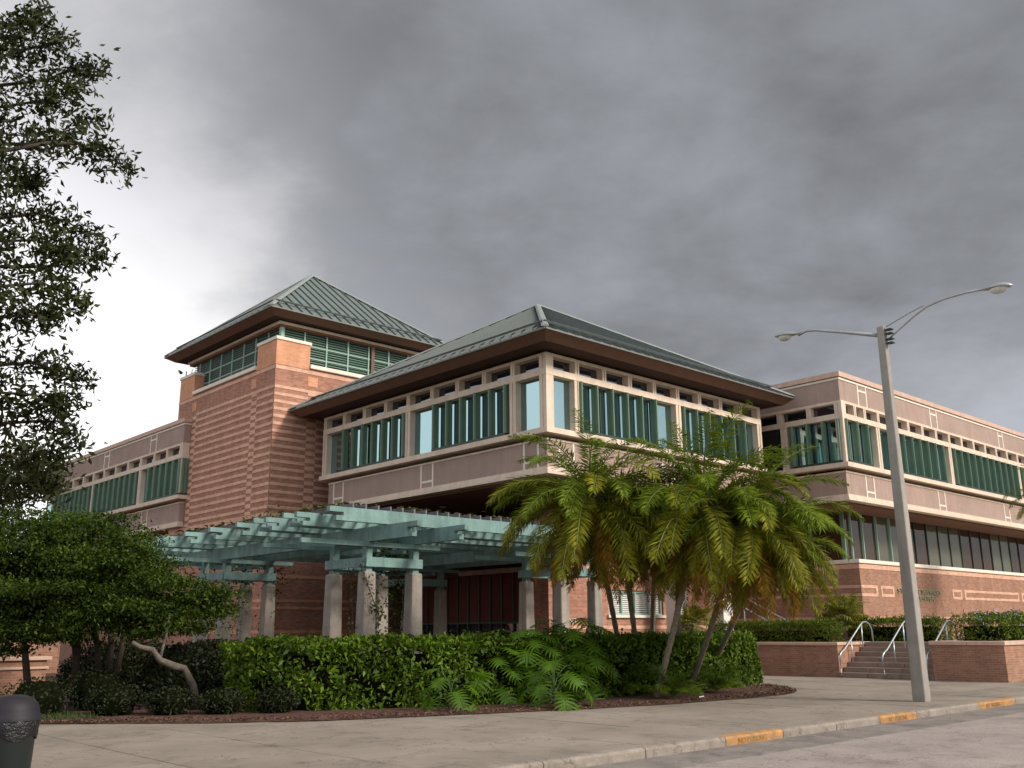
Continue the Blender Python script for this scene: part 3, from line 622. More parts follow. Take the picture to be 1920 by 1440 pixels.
MB().box(BX-.015, BX, BY, 40, 4.0, 4.18).build('brick_band', M['brick_pink'], wr)
MB().box(BX-.02, 74, BY-.02, BY, 1.2, 1.93).build('base_course', M['brick_low'], wr)
MB().box(BX-.025, 74, BY-.025, BY-.02, 1.93, 2.05).build('brick_band', M['brick_pink'], wr)
MB().box(BX-.025, BX, BY, 40, 1.93, 2.05).build('brick_band', M['brick_pink'], wr)
for z in (2.87, 3.21): MB().box(BX-.016, BX, BY-.016, 34, z, z+.12).build('brick_band', M['brick_pink'], wr)
def rect_band(x0, x1, z0=2.87, z1=3.33, t=.12, openl=False):
    g = MB(); g.box(x0, x1, BY-.016, BY, z0, z0+t); g.box(x0, x1, BY-.016, BY, z1-t, z1); g.box(x1-t-.03, x1, BY-.0159, BY, z0+t, z1-t)
    if not openl: g.box(x0, x0+t+.03, BY-.0159, BY, z0+t, z1-t)
    g.build('brick_frame', M['brick_pink'], wr)
rect_band(BX-.016, 39.5, openl=True); rect_band(39.78, 40.98); rect_band(46.85, 47.9); rect_band(48.2, 55.0); rect_band(55.4, 56.5); rect_band(56.9, 63.7)
for s, x, z in (('STUDENT SERVICES', 41.25, 3.06), ('CENTER', 42.95, 2.76)):
    link('lettering', text_mesh(s, .30, .02, M['bronze']), wr, (x, BY-.03, z), (R(90), 0, 0), (1.62, 1, 1))

# --- left wing -------------------------------------------------------------------
VX, VY = 20.03, 45.98
wl = empty('far_left_wing', (25, 56, 0), 'left hand wing with green fins and grey pink panels beyond the striped tower', 'building')
ml = [46.12, 47.84, 49.44, 51.2, 52.99, 54.75, 56.5, 58.2, 59.85, 61.6, 63.35, 65.05, 66.8]
facade(wl, 'Y', VX, -1, VY, 67.2, ml, [51.17, 58.1, 65.05], [(46.12, 49.9), (51.6, 57.7), (58.6, 64.6)], [(50.1, 50.8), (56.9, 57.6), (63.6, 64.3)], dict(ZC), panel_u=(VY+.05, 67), parapet=11.93, hup=[(49.4, 50.15), (56.0, 56.75), (62.9, 63.6)])
facade(wl, 'X', VY, -1, VX, 20.42, [VX+.12], [], [(VX+.05, 20.37)], [], dict(ZC), panel_u=(VX, 20.40), parapet=11.93)
MB().box(VX+.99, 34, VY+.1, 67.1, 6.8, 11.9).build('core', M['dark'], wl)
MB().box(VX+.45, 34, VY+.2, 67.1, 11.6, 11.9).build('roof_deck', M['coping'], wl)
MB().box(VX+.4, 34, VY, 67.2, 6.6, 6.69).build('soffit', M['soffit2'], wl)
MB().box(21.4, 34, TY1, 67, 0, 6.6).build('brick_wall', M['brick_low'], wl)
MB().box(VX+.3, 34, 67.12, 67.2, 6.7, 11.9).build('side_wall', M['panel'], wl)

# low brick buildings and planter at far left
lb = empty('low_brick_wall', (9, 45, 0), 'low brown brick wall with a dark vent behind the left tree', 'wall')
MB().box(2, 14.5, 44, 44.6, 0, 3.0).build('brick_wall', M['brick_low'], lb)
MB().box(8.2, 9.9, 43.96, 44, .55, .95).build('vent', M['greendk'], lb)
MB().box(9.9, 10.9, 43.96, 44, .55, .95).build('vent', M['louvre'], lb)
MB().box(2, 14.5, 43.9, 44.7, 3.0, 3.15).build('wall_cap', M['coping'], lb)
pl = empty('brick_planter', (6.5, 28.2, 0), 'low orange brown brick planter wall with double stone cap left of the shrubs', 'planter')
MB().box(3, 8.9, 27.9, 28.3, 0, .70).build('brick_wall', M['brick_low'], pl)
MB().box(3, 8.95, 27.85, 28.35, .70, .77).build('stone_cap', M['coping'], pl, bevel=.015)
MB().box(3, 8.9, 27.9, 28.3, .77, .93).build('brick_wall', M['brick_low'], pl)
MB().box(3, 9.0, 27.82, 28.38, .93, 1.02).build('stone_cap', M['coping'], pl, bevel=.015)

# ---------------------------------------------------------------- terrace, planters, steps, rails
SX = 30.75; TZ = 1.12
tr = empty('terrace', (33, 18, 0), kind='structure')
MB().box(SX+1.9, 74, 11.9, 19.89, 0, TZ-.02).build('terrace_paving', M['walk'], tr)
MB().box(SX+.3, 38.1, 17.2, 26, 0, TZ-.025).build('terrace_paving', M['walk'], tr)
p1 = empty('planter_wall', (SX, 19, 0), 'brick planter wall with pale stone cap left of the steps', 'planter wall', 'terrace planter walls')
MB().box(SX, SX+.3, 17.12, 23.5, 0, 1.03).build('brick_wall', M['brick_low'], p1)
MB().box(SX+.3, SX+2.2, 17.12, 17.4, 0, 1.03).build('brick_wall', M['brick_low'], p1)
for i in range(4):
    y = 17.08+i*1.6; MB().box(SX-.05, SX+.36, y+.004, y+1.596, 1.03, 1.13).build('cap_stone', M['coping'], p1, bevel=.012)
MB().box(SX+.36, SX+2.3, 17.08, 17.44, 1.03, 1.131).build('cap_stone', M['coping'], p1, bevel=.012)
p2 = empty('planter_wall', (SX, 12.8, 0), 'brick planter wall right of the steps, turning the corner along the street', 'planter wall', 'terrace planter walls')
MB().box(SX, SX+.3, 11.73, 13.93, 0, 1.06).build('brick_wall', M['brick_low'], p2)
MB().box(SX+.3, 74, 11.73, 12.03, 0, 1.06).build('brick_wall', M['brick_low'], p2)
MB().box(SX+.3, SX+2.2, 13.65, 13.93, 0, 1.06).build('brick_wall', M['brick_low'], p2)
for y0, y1 in ((11.68, 12.8), (12.81, 13.98)): MB().box(SX-.05, SX+.36, y0, y1, 1.06, 1.18).build('cap_stone', M['coping'], p2, bevel=.012)
for i in range(22):
    x = SX+.365+i*1.6; MB().box(x, x+1.592, 11.68, 12.08, 1.06, 1.18).build('cap_stone', M['coping'], p2, bevel=.012)
MB().box(SX+.365, SX+2.3, 13.6, 13.98, 1.06, 1.179).build('cap_stone', M['coping'], p2, bevel=.012)
st_ = empty('steps', (SX, 15.5, 0), 'flight of seven concrete steps with metal rails up to the terrace', 'steps')
for i in range(7):
    x0 = SX-.06+i*.31; z1 = TZ*(i+1)/7
    yy = [13.94, 15.0+.06*(i % 3), 16.05+.05*((i+1) % 3), 17.11]
    for a, b in zip(yy[:-1], yy[1:]):
        MB().box(x0, x0+(.345 if i < 6 else 1.0), a+.006, b-.006, 0 if i == 0 else z1-.2, z1+random.uniform(-.002, .002)).build('step_block', M['steps'], st_, bevel=.012)
def handrail(y, x0, label):
    r = empty('handrail', (x0, y, 0), label, 'handrail', 'handrails on the terrace steps')
    P = [(x0, .02), (x0-.03, .62), (x0+.02, .74), (x0+.14, .82), (x0+.34, .90), (x0+1.55, 1.69), (x0+1.75, 1.79), (x0+1.98, 1.80), (x0+2.22, 1.72), (x0+2.34, 1.55), (x0+2.38, TZ)]
    MB().tube([(px_, y, pz) for px_, pz in P], .026, 10).build('rail', M['rail'], r, smooth=True)
    MB().tube([(x0+.83, y, .32), (x0+.83, y, 1.22)], .022).build('post', M['rail'], r, smooth=True)
    MB().tube([(x0+1.62, y, .75), (x0+1.62, y, 1.73)], .022).build('post', M['rail'], r, smooth=True)
handrail(17.0, 30.66, 'left handrail of the terrace steps beside the left planter wall')
handrail(15.5, 30.66, 'middle handrail of the terrace steps just left of the lamp post')
handrail(14.05, 30.66, 'right handrail of the terrace steps against the right planter wall')
rr = empty('ramp_rail', (34, 21.8, 0), 'grey metal ramp rail sloping down beside the fan leaved shrub', 'handrail')
for dzr in (0, -.42): MB().tube([(34, 24.6, 3.45+dzr), (34, 23.0, 2.90+dzr), (34, 20.8, 1.80+dzr)], .028).build('rail', M['rail'], rr)
for y, z in ((24.2, 3.3), (22.9, 2.85), (21.8, 2.3), (20.9, 1.84)): MB().tube([(34, y, 1.0), (34, y, z)], .024).build('post', M['rail'], rr)

# ---------------------------------------------------------------- pergola
pg = empty('pergola', (19, 28, 0), 'teal timber pergola on clustered concrete columns in front of the entrance', 'pergola')
def xbeam(y, x0, x1, th=.14):
    for s in (0,):
        pr = [(x0, y, 4.62), (x0, y, 4.76), (x1, y, 4.76), (x1, y, 4.40), (x0+.20, y, 4.40), (x0+.20, y, 4.53), (x0+.42, y, 4.53), (x0+.42, y, 4.62)]
        MB().extrude(pr, (0, th, 0)).build('cross_beam', M['teal'], pg, bevel=.008)
for y in (21.30, 22.95, 24.62, 26.35, 28.1, 29.85, 31.55, 33.3, 35.0): xbeam(y, 13.32, 26.6)
def ybeam(x, y0, y1, th=.16):
    pr = [(x, y0, 4.25), (x, y0, 4.395), (x, y1, 4.395), (x, y1, 4.0), (x, y0+.22, 4.0), (x, y0+.22, 4.15), (x, y0+.45, 4.15), (x, y0+.45, 4.25)]
    MB().extrude(pr, (th, 0, 0)).build('main_beam', M['teal'], pg, bevel=.008)
for y in (23.4, 25.05, 32.0): xbeam(y, 13.18, 26.6, .08)
for x in (15.12, 16.72, 22.75, 24.35): ybeam(x, 19.95, 36.2)
for i in range(30):
    x = 14.1+.405*i
    MB().box(x, x+.05, 21.44, 36.0, 4.765, 4.90).build('purlin', M['purlin'], pg)
def cluster(x0, y0, plain=False):
    c = empty('column_cluster', (x0+.8, y0+.8, 0)); c.parent = pg; c.location = Vector((x0+.8, y0+.8, 0))-pg.location
    for x in (x0, x0+1.6):
        for y in (y0, y0+1.65):
            r, k_ = .25, .105; o8 = [(x-r+k_, y-r), (x+r-k_, y-r), (x+r, y-r+k_), (x+r, y+r-k_), (x+r-k_, y+r), (x-r+k_, y+r), (x-r, y+r-k_), (x-r, y-r+k_)]
            s_ = 1.0
            MB().hexa([(x-.23, y-.23, 0), (x+.23, y-.23, 0), (x+.23, y+.23, 0), (x-.23, y+.23, 0)], [(x-.185, y-.185, 3.2), (x+.185, y-.185, 3.2), (x+.185, y+.185, 3.2), (x-.185, y+.185, 3.2)]).build('concrete_column', M['concrete'], c, bevel=.055)
            MB().box(x-.10, x+.10, y-.10, y+.10, 3.2, 4.0).build('column_post', M['teal'], c)
    for y in (y0, y0+1.65): MB().box(x0-.15, x0+1.78, y-.19, y-.101, 3.32, 3.58).build('cap_beam', M['teal'], c, bevel=.006)
    for x in (x0, x0+1.6): MB().box(x-.19, x-.101, y0-.1, y0+1.85, 3.32, 3.575).build('cap_beam', M['teal'], c, bevel=.006)
    for y in (y0-.15, y0+1.8): MB().box(x0-2.2, x0+2.4, y-.05, y+.05, 3.86, 3.99).build('tie_beam', M['teal'], c, bevel=.006)
    for x in (x0+.3, x0+1.2): MB().box(x-.05, x+.05, y0-.1, y0+1.75, 3.74, 3.86).build('tie_beam', M['teal'], c)
for x0, y0 in ((15.2, 22.3), (15.2, 30.6), (22.8, 22.3), (22.8, 30.6)): cluster(x0, y0)

# ---------------------------------------------------------------- street lamp
lp = empty('street_lamp', (21.88, 10.25, 0), 'tall tapered concrete street lamp with two cobra head arms in front of the steps', 'street lamp')
hx = lambda r, z: [(21.88-r, 10.25-r, z), (21.88+r, 10.25-r, z), (21.88+r, 10.25+r, z), (21.88-r, 10.25+r, z)]
MB().hexa(hx(.150, -.02), hx(.092, 8.75)).build('lamp_post', M['pole'], lp, bevel=.03)
MB().tube([(21.88, 10.36, 8.55), (21.88, 11.2, 8.83), (21.88, 12.0, 9.08), (21.88, 12.25, 9.12), (21.88, 12.5, 9.06)], [.05, .04, .035, .033, .032], 8).build('lamp_arm', M['alu'], lp, smooth=True)
MB().tube([(21.88, 10.13, 8.72), (21.88, 9.5, 8.93), (21.88, 9.15, 9.02)], .016, 6).build('lamp_arm', M['alu'], lp)
MB().tube([(21.88, 10.13, 8.38), (21.88, 9.85, 8.55), (21.88, 9.45, 8.80), (21.88, 9.1, 8.97), (21.88, 8.7, 9.05), (21.88, 8.2, 9.07), (21.88, 7.85, 9.05)], [.02, .024, .028, .03, .03, .03, .03], 8).build('lamp_arm', M['alu'], lp, smooth=True)
for z in (8.62, 8.52, 8.38, 8.28): MB().box(21.80, 21.96, 9.98, 10.14, z, z+.025).build('clamp', M['greendk'], lp)
MB().box(21.745, 21.765, 10.2, 10.3, 1.2, 1.4).build('access_plate', M['alu'], lp)
def cobra(y0, z0, dirn, tilt):
    h = empty('lamp_head', (0, 0, 0)); h.parent = lp; h.location = Vector((21.88, y0, z0))-lp.location
    prof = [(0, .035, .035), (.15, .05, .045), (.28, .11, .075), (.45, .155, .10), (.62, .15, .10), (.74, .09, .07), (.80, .02, .02)]
    mb = MB(); n = 12
    for (t, a, b) in prof:
        for k in range(n):
            an = 2*math.pi*k/n; zc = z0+t*tilt+b*math.sin(an)*(1 if math.sin(an) > 0 else .35)
            mb.v.append((21.88+a*math.cos(an), y0+dirn*t, zc))
    for i in range(len(prof)-1):
        for k in range(n): mb.f.append((i*n+k, i*n+(k+1) % n, (i+1)*n+(k+1) % n, (i+1)*n+k))
    mb.f.append(tuple(range(n))); mb.f.append(tuple(range((len(prof)-1)*n, len(prof)*n)))
    mb.build('lamp_housing', M['alu'], h, smooth=True)
    g = MB(); rr_ = [(0, -.115), (.06, -.112), (.10, -.085), (.125, -.04), (.13, 0)]
    for r_, z_ in rr_:
        for k in range(16):
            an = 2*math.pi*k/16; g.v.append((21.88+r_*math.cos(an), y0+dirn*.50+r_*1.55*math.sin(an), z0+.50*tilt-.02+z_))
    for i in range(4):
        for k in range(16): g.f.append((i*16+k, i*16+(k+1) % 16, (i+1)*16+(k+1) % 16, (i+1)*16+k))
    g.build('lamp_lens', M['lens'], h, smooth=True)
cobra(12.4, 9.09, 1, .10); cobra(7.95, 9.05, -1, -.10)

# ---------------------------------------------------------------- litter bin
bc = at(10, 1450, 11.2); bxx, byy = bc.x, bc.y; KR, KZ = .80, .87
bn_ = empty('litter_bin', (bxx, byy, 0), 'dark plastic litter bin with domed lid and black liner at the pavement edge', 'bin')
sp_ = lambda pr: [(a*KR, b*KZ) for a, b in pr]
MB().lathe(sp_([(0, 0), (.25, 0), (.26, .02), (.295, .86), (.305, .88)]), (bxx, byy, 0), 32).build('bin_body', M['bin'], bn_, smooth=True)
mbg = MB(); n = 40
for j, (r_, z_) in enumerate(sp_([(.300, .70), (.315, .75), (.322, .84), (.326, .90), (.315, .92)])):
    for k in range(n):
        an = 2*math.pi*k/n; q = r_+.008*math.sin(an*9+j)+random.uniform(-.004, .004); mbg.v.append((bxx+q*math.cos(an), byy+q*math.sin(an), z_+(.025*math.sin(an*5) if j == 0 else 0)))
for i in range(4):
    for k in range(n): mbg.f.append((i*n+k, i*n+(k+1) % n, (i+1)*n+(k+1) % n, (i+1)*n+k))
mbg.build('bin_liner', M['bag'], bn_, smooth=True)
MB().lathe(sp_([(.335, .89), (.335, .94), (.315, .955), (.31, 1.0), (.285, 1.07), (.22, 1.13), (.13, 1.16), (0, 1.17)]), (bxx, byy, 0), 32).build('bin_lid', M['lid'], bn_, smooth=True)
fx = at(49, 1320, 11.05)
MB().extrude([(fx.x-.05, fx.y, .80), (fx.x+.03, fx.y, .79), (fx.x+.05, fx.y+.04, .87), (fx.x, fx.y+.05, .89)], (0, .03, .01)).build('paper_cup', M['paper'], label='crumpled white paper stuck in the litter bin opening', cat='litter')

# ---------------------------------------------------------------- hedges
def ribbon(path, width, h, step=.06):
    """dense samples over the front, top, back and ends of a clipped hedge following a path"""
    out_, nr = [], []
    path = [np.array(p, float) for p in path]; seg = [np.linalg.norm(b-a) for a, b in zip(path[:-1], path[1:])]; tot = sum(seg)
    def pos(s):
        for (a, b), l in zip(zip(path[:-1], path[1:]), seg):
            if s <= l: d = (b-a)/l; return a+d*s, d
            s -= l
        d = (path[-1]-path[-2])/seg[-1]; return path[-1], d
    return pos, tot
def chaikin(p, k=2):
    for _ in range(k):
        q = [p[0]]
        for a, b in zip(p[:-1], p[1:]): q += [tuple(a[i]*.75+b[i]*.25 for i in (0, 1)), tuple(a[i]*.25+b[i]*.75 for i in (0, 1))]
        p = q+[p[-1]]
    return p
def hedge(name, path, width, h, m, size, dens, label, cat, group=None, zb=0.05, top_round=.12, lump=.05, loc=None, wiggle=1):
    path = chaikin(path); pos, tot = ribbon(path, width, h); P_, Nn = [], []
    hw = width/2; area = tot*(2*h+width)+2*width*h; cnt = int(area*dens)
    per = 2*h+width
    for _ in range(cnt):
        if rng.uniform() < (2*width*h)/area:                # ends
            e = rng.uniform() < .5; p, d = pos(0 if e else tot); nv = np.array([-d[1], d[0]])
            t = rng.uniform(-1, 1); z = rng.uniform(0, h)*.99; dd = -d if e else d; bul = (1-t*t)**.5*min(.45, hw*.6)
            q = p+nv*t*hw+dd*bul; nn = (dd[0]+nv[0]*t*.7, dd[1]+nv[1]*t*.7, .1)
        else:
            s = rng.uniform(0, tot); p, d = pos(s); nv = np.array([-d[1], d[0]]); u = rng.uniform(0, per)
            if u < h: t, z, nn = -1, u, (-nv[0], -nv[1], .15)
            elif u < h+width: t, z, nn = -1+2*(u-h)/width, h, (0, 0, 1)
            else: t, z, nn = 1, u-h-width, (nv[0], nv[1], .15)
            if z > h-top_round and abs(t) == 1: t *= 1-(z-h+top_round)/hw*.6
            q = p+nv*t*hw
        lm = lump*(math.sin(q[0]*2.3+z*3)+math.sin(q[1]*3.1-z*2.2+1)+math.sin(q[0]*5.7+q[1]*4.1))*.5*wiggle
        if math.sin(q[0]*3.7+z*5.1)+math.sin(q[1]*4.9-z*6.3+2)+math.sin(q[0]*9.1+z*8.3+q[1]*2) > 1.05 and z < h-.12 and rng.uniform() < .72: continue   # thin patches
        dpt = -abs(rng.normal())*.09+lm
        P_.append((q[0]+nn[0]*dpt, q[1]+nn[1]*dpt, zb+z+nn[2]*dpt)); Nn.append(nn)
    for _ in range(int(tot*70)):                           # fresh shoots standing above the clipped top
        p, d = pos(rng.uniform(0, tot)); nv = np.array([-d[1], d[0]]); q = p+nv*rng.uniform(-.9, .9)*hw
        hgt = abs(rng.normal())*.06
        for k in range(2): P_.append((q[0]+rng.normal()*.03, q[1]+rng.normal()*.03, zb+h+.02+hgt*(.5+.5*k))); Nn.append((rng.normal()*.6, rng.normal()*.6, .3))
    c0, _ = pos(tot/2)
    rt = empty(name, (c0[0], c0[1], zb), label, cat, group)
    leafobj('foliage', P_, size, m, rt, nrm=np.array(Nn)*.9, tilt=.85, asp=.40, droop=.3, sv=.55)
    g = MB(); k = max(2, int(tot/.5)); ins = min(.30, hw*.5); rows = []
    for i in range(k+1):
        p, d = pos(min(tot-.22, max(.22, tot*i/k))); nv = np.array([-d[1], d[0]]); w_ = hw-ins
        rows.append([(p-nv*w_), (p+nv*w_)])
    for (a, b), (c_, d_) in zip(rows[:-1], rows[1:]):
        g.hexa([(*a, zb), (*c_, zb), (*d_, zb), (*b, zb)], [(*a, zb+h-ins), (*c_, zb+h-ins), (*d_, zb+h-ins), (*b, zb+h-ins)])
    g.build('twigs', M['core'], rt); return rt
hp = [(10.2, 19.2), (11.2, 18.35), (12.8, 17.6), (14.9, 17.0), (16.9, 16.65), (19.5, 16.5), (22.2, 16.5), (24.2, 16.95), (25.1, 17.5)]
hedge('long_hedge', hp, 1.6, 1.36, M['hedge'], .125, 640, 'long waist high clipped hedge with glossy leaves across the front of the pergola', 'hedge', lump=.10)
hedge('terrace_hedge', [(31.9, 17.9), (31.9, 22.5)], 1.2, .72, M['hedge2'], .075, 1000, 'clipped box hedge on the left planter beside the terrace steps', 'hedge', 'hedges on the terrace', zb=1.1)
hedge('terrace_hedge', [(34.6, 15.25), (34.6, 18.35)], 1.1, .80, M['hedge2'], .075, 1000, 'low clipped hedge behind the top of the steps and the lamp post', 'hedge', 'hedges on the terrace', zb=1.1)
hedge('flowering_hedge', [(32.3, 13.1), (40, 13.1), (60, 13.1)], 1.6, .80, M['hedge2'], .09, 380, 'looser hedge with pale blue flowers on the right planter', 'hedge', 'hedges on the terrace', zb=1.12, lump=.14)
fl = bpy.data.objects[[o.name for o in bpy.data.objects if o.name.startswith('flowering_hedge')][0]]
fp = np.stack([rng.uniform(31.8, 45, 260), rng.uniform(12.3, 13.6, 260), rng.normal(1.93, .1, 260)], 1)
fp = np.concatenate([fp+rng.normal(scale=.03, size=fp.shape) for _ in range(3)]); leafobj('flowers', fp, .045, M['flower'], fl, asp=.9, kind='stuff')

# small dark rounded shrubs in front of the left tree
for i, (x, y, r_, h_) in enumerate(((6.6, 21.0, .75, .75), (7.7, 19.9, .6, .62), (8.5, 19.15, .52, .55), (9.3, 18.55, .5, .5), (10.2, 17.95, .45, .52), (8.0, 21.6, .8, .9))):
    lab = ('leftmost low dark shrub beside the brick planter', 'low dark shrub second from the left under the tree', 'low dark shrub in the middle below the leaning trunk',
           'low dark rounded shrub just left of the leaning trunk foot', 'low dark rounded shrub just right of the leaning trunk foot, next to the hedge', 'taller dark shrub behind the others in the deep shade')[i]
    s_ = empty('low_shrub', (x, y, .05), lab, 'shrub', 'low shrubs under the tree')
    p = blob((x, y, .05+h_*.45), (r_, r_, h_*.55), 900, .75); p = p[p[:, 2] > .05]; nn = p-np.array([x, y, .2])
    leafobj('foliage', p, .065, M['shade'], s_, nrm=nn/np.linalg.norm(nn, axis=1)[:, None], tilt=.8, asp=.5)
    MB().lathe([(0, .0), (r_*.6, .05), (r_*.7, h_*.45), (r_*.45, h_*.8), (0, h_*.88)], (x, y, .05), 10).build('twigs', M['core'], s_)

# ---------------------------------------------------------------- broadleaf trees
def limb(mb, pts, r0, r1):
    k = len(pts); mb.tube(pts, [r0+(r1-r0)*i/(k-1) for i in range(k)], 7)
def grow(path, spread, count, out_, br_, taper=.35):
    """clusters of leaves along a bough, with twigs"""
    path = [Vector(p) for p in path]; k = len(path)-1
    for i in range(count):
        t = (i+random.random())/count; s = t*k; j = min(int(s), k-1); p = path[j].lerp(path[j+1], s-j)
        r_ = spread*(1-(1-taper)*t); d = Vector((random.gauss(0, 1), random.gauss(0, 1), random.gauss(0, .8))).normalized()*r_*random.random()**.5
        c = p+d; out_.append((c, .16+.16*random.random()))
        if random.random() < .35: br_.tube([p, p.lerp(c, .5)+Vector((0, 0, .03)), c], [.012, .009, .004], 4, False)
oak = empty('oak_tree', tuple(at(-330, 1300, 15.5)[:2])+(0,), 'large dark leaved oak tree reaching in from the left edge against the bright sky', 'tree')
ob = MB(); cl = []
T0 = Vector(oak.location); Tt = T0+Vector((.2, .3, 11))
limb(ob, [T0, T0+Vector((.1, .1, 3)), T0+Vector((0, .2, 7)), Tt], .32, .12)
bough = [((-70, 60), (40, 45), (75, 28)), ((-90, 130), (60, 90), (128, 75)), ((-90, 170), (90, 150), (140, 125), (202, 133)), ((-90, 215), (70, 190), (148, 175)), ((-90, 270), (60, 270), (110, 250), (195, 222)),
         ((-90, 300), (90, 268), (150, 270), (200, 295), (243, 315)), ((-90, 350), (40, 330), (70, 345)), ((-90, 420), (70, 400), (125, 415), (178, 448)), ((-90, 455), (70, 450), (130, 480)), ((-90, 500), (90, 500), (140, 480), (195, 482)),
         ((-90, 545), (80, 530), (165, 572)), ((-90, 600), (60, 590), (108, 598)), ((-90, 690), (60, 680), (110, 695), (172, 716)), ((-90, 730), (60, 740), (140, 762)), ((-90, 800), (60, 790), (110, 790), (155, 838)), ((-90, 860), (60, 850), (120, 862)),
         ((-90, 920), (50, 900), (105, 905))]
for i, bo in enumerate(bough):
    dd = 14.2+1.6*((i*7) % 5)/4; P3 = [at(x, y, dd+.3*math.sin(j+i)) for j, (x, y) in enumerate(bo)]
    st0 = T0+Vector((.05, .15, max(2.5, P3[0].z-1.0))); full = [st0]+P3
    limb(ob, full, .045, .005)
    grow(full[1:], .50, 34, cl, ob, .10)
for i in range(150):                                                    # inner mass near the left edge of the view
    y = random.uniform(60, 960); x = random.uniform(-260, 12+28*math.sin(y/45)); cl.append((at(x, y, random.uniform(13.6, 16.5)), .42))
for i in range(330):                                                    # the rest of the crown, outside the frame
    a_ = random.uniform(0, 2*math.pi); r_ = 3.4*random.random()**.5; z = random.uniform(2.8, 11.5)
    c = T0+Vector((math.cos(a_)*r_, math.sin(a_)*r_, z));
    vx = (c-CAM); fx_ = 960+F_PX*vx.dot(RT)/vx.dot(FWD)
    if fx_ < -30: cl.append((c, .5))
pts = np.concatenate([np.array(c)+rng.normal(scale=s_*.45, size=(int(8+50*s_*s_*4), 3)) for c, s_ in cl])
leafobj('crown', pts, .125, M['oak'], oak, asp=.36, droop=.5)
ob.build('trunk', M['bark_dark'], oak, smooth=True)

lig = empty('leaning_tree', (9.7, 20.3, 0), 'broad dense evergreen tree with pale leaning crooked trunk left of the hedge', 'tree')
g = MB()
def onY(x, y, Y):
    d = (x-960)*RT+(720-y)*UP+F_PX*FWD; return CAM+d*((Y-CAM.y)/d.y)
tk = [onY(a, b, 20.0) for a, b in ((372, 1325), (362, 1285), (345, 1253), (328, 1250), (300, 1238), (285, 1218), (262, 1213), (248, 1204))]
tk[0].z = 0; g.tube(tk, [.085, .075, .07, .085, .065, .06, .05, .04], 10)
g.tube([tk[4], onY(305, 1215, 20.0), onY(312, 1190, 20.1), onY(318, 1150, 20.2)], [.038, .03, .025, .02], 8)
g.build('trunk', M['bark'], lig, smooth=True)
g = MB()
for a_, b_ in (((150, 1275), (120, 1150)), ((190, 1290), (165, 1140)), ((200, 1290), (205, 1130)), ((205, 1290), (240, 1120)), ((140, 1270), (140, 1160)), ((60, 1290), (20, 1100))):
    p0 = onY(*a_, 23.2); p0.z = 0; g.tube([p0, onY((a_[0]+b_[0])/2+6, 1215, 23.2), onY(*b_, 23.4)], [.09, .07, .05], 7)
g.build('stem', M['bark_dark'], lig, smooth=True)
ps = []
for x, y, Y, rr_ in ((60, 1060, 23.5, 1.35), (150, 1040, 23.0, 1.35), (205, 1020, 23.4, 1.1), (100, 1110, 22.5, 1.3), (0, 1120, 23.5, 1.4), (20, 1030, 24, 1.2), (190, 1110, 22.6, 1.15), (240, 1075, 22.8, .95),
                      (275, 1130, 21.2, .85), (330, 1120, 20.8, .68), (370, 1125, 20.5, .5), (300, 1170, 20.8, .62), (350, 1165, 20.4, .5), (235, 1160, 21.6, .75), (170, 1160, 22.2, .8), (100, 1170, 22.6, .8), (30, 1180, 23, .8),
                      (290, 1078, 22.5, .5), (395, 1110, 20.3, .26), (-80, 1080, 24, 1.5), (-60, 1180, 24, 1.1), (120, 1000, 24, .9), (215, 1050, 21.8, .8), (400, 1150, 20.2, .22), (60, 1000, 23.8, .9)):
    c = onY(x, y, Y)
    for _ in range(int(17*rr_*rr_)+6):
        d = Vector((random.gauss(0, 1), random.gauss(0, 1), random.gauss(0, 1))).normalized()*rr_*(.55+.5*random.random()); d.z *= .75
        q = c+d; k = 165; cc = rng.normal(scale=.5, size=(k, 3))*np.array([.50, .50, .15]); ps.append(np.array(q)+cc)
ps = np.concatenate(ps); nn = np.tile(np.array([0, 0, .6]), (len(ps), 1))
leafobj('crown', ps, .085, M['lig'], lig, nrm=nn, tilt=.8, asp=.5, droop=.2)
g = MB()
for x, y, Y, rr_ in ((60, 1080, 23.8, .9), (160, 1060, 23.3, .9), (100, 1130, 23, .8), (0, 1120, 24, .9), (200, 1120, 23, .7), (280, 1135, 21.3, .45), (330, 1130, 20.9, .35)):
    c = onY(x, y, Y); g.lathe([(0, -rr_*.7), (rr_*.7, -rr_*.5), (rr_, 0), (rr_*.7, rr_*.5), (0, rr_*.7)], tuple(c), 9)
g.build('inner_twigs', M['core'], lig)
# dim thicket closing the gap under the crown
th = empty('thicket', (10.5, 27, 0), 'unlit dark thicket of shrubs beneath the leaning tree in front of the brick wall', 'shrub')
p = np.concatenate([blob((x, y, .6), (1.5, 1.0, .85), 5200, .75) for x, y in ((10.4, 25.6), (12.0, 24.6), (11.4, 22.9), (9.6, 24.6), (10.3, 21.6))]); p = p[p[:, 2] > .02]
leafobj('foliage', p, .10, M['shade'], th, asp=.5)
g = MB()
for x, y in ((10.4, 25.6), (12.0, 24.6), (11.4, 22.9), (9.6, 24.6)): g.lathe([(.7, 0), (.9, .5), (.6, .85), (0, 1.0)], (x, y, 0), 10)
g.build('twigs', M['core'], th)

# far tree rising behind the left wing
ft = empty('far_tree', (16, 68, 0), 'rounded green tree beyond the far end of the left wing', 'tree')
MB().tube([(16, 68, 0), (16, 68, 8)], [.35, .15], 8).build('trunk', M['bark_dark'], ft)
p = np.concatenate([blob(c, (r_, r_, r_*.8), int(1500*r_), .5) for c, r_ in (((16, 67, 9), 3.0), ((13.5, 66, 8), 2.6), ((15, 64, 6.5), 2.4), ((18, 66, 11), 2.0), ((12, 68, 5), 2.5))])
leafobj('crown', p, .22, M['oak'], ft, asp=.5)

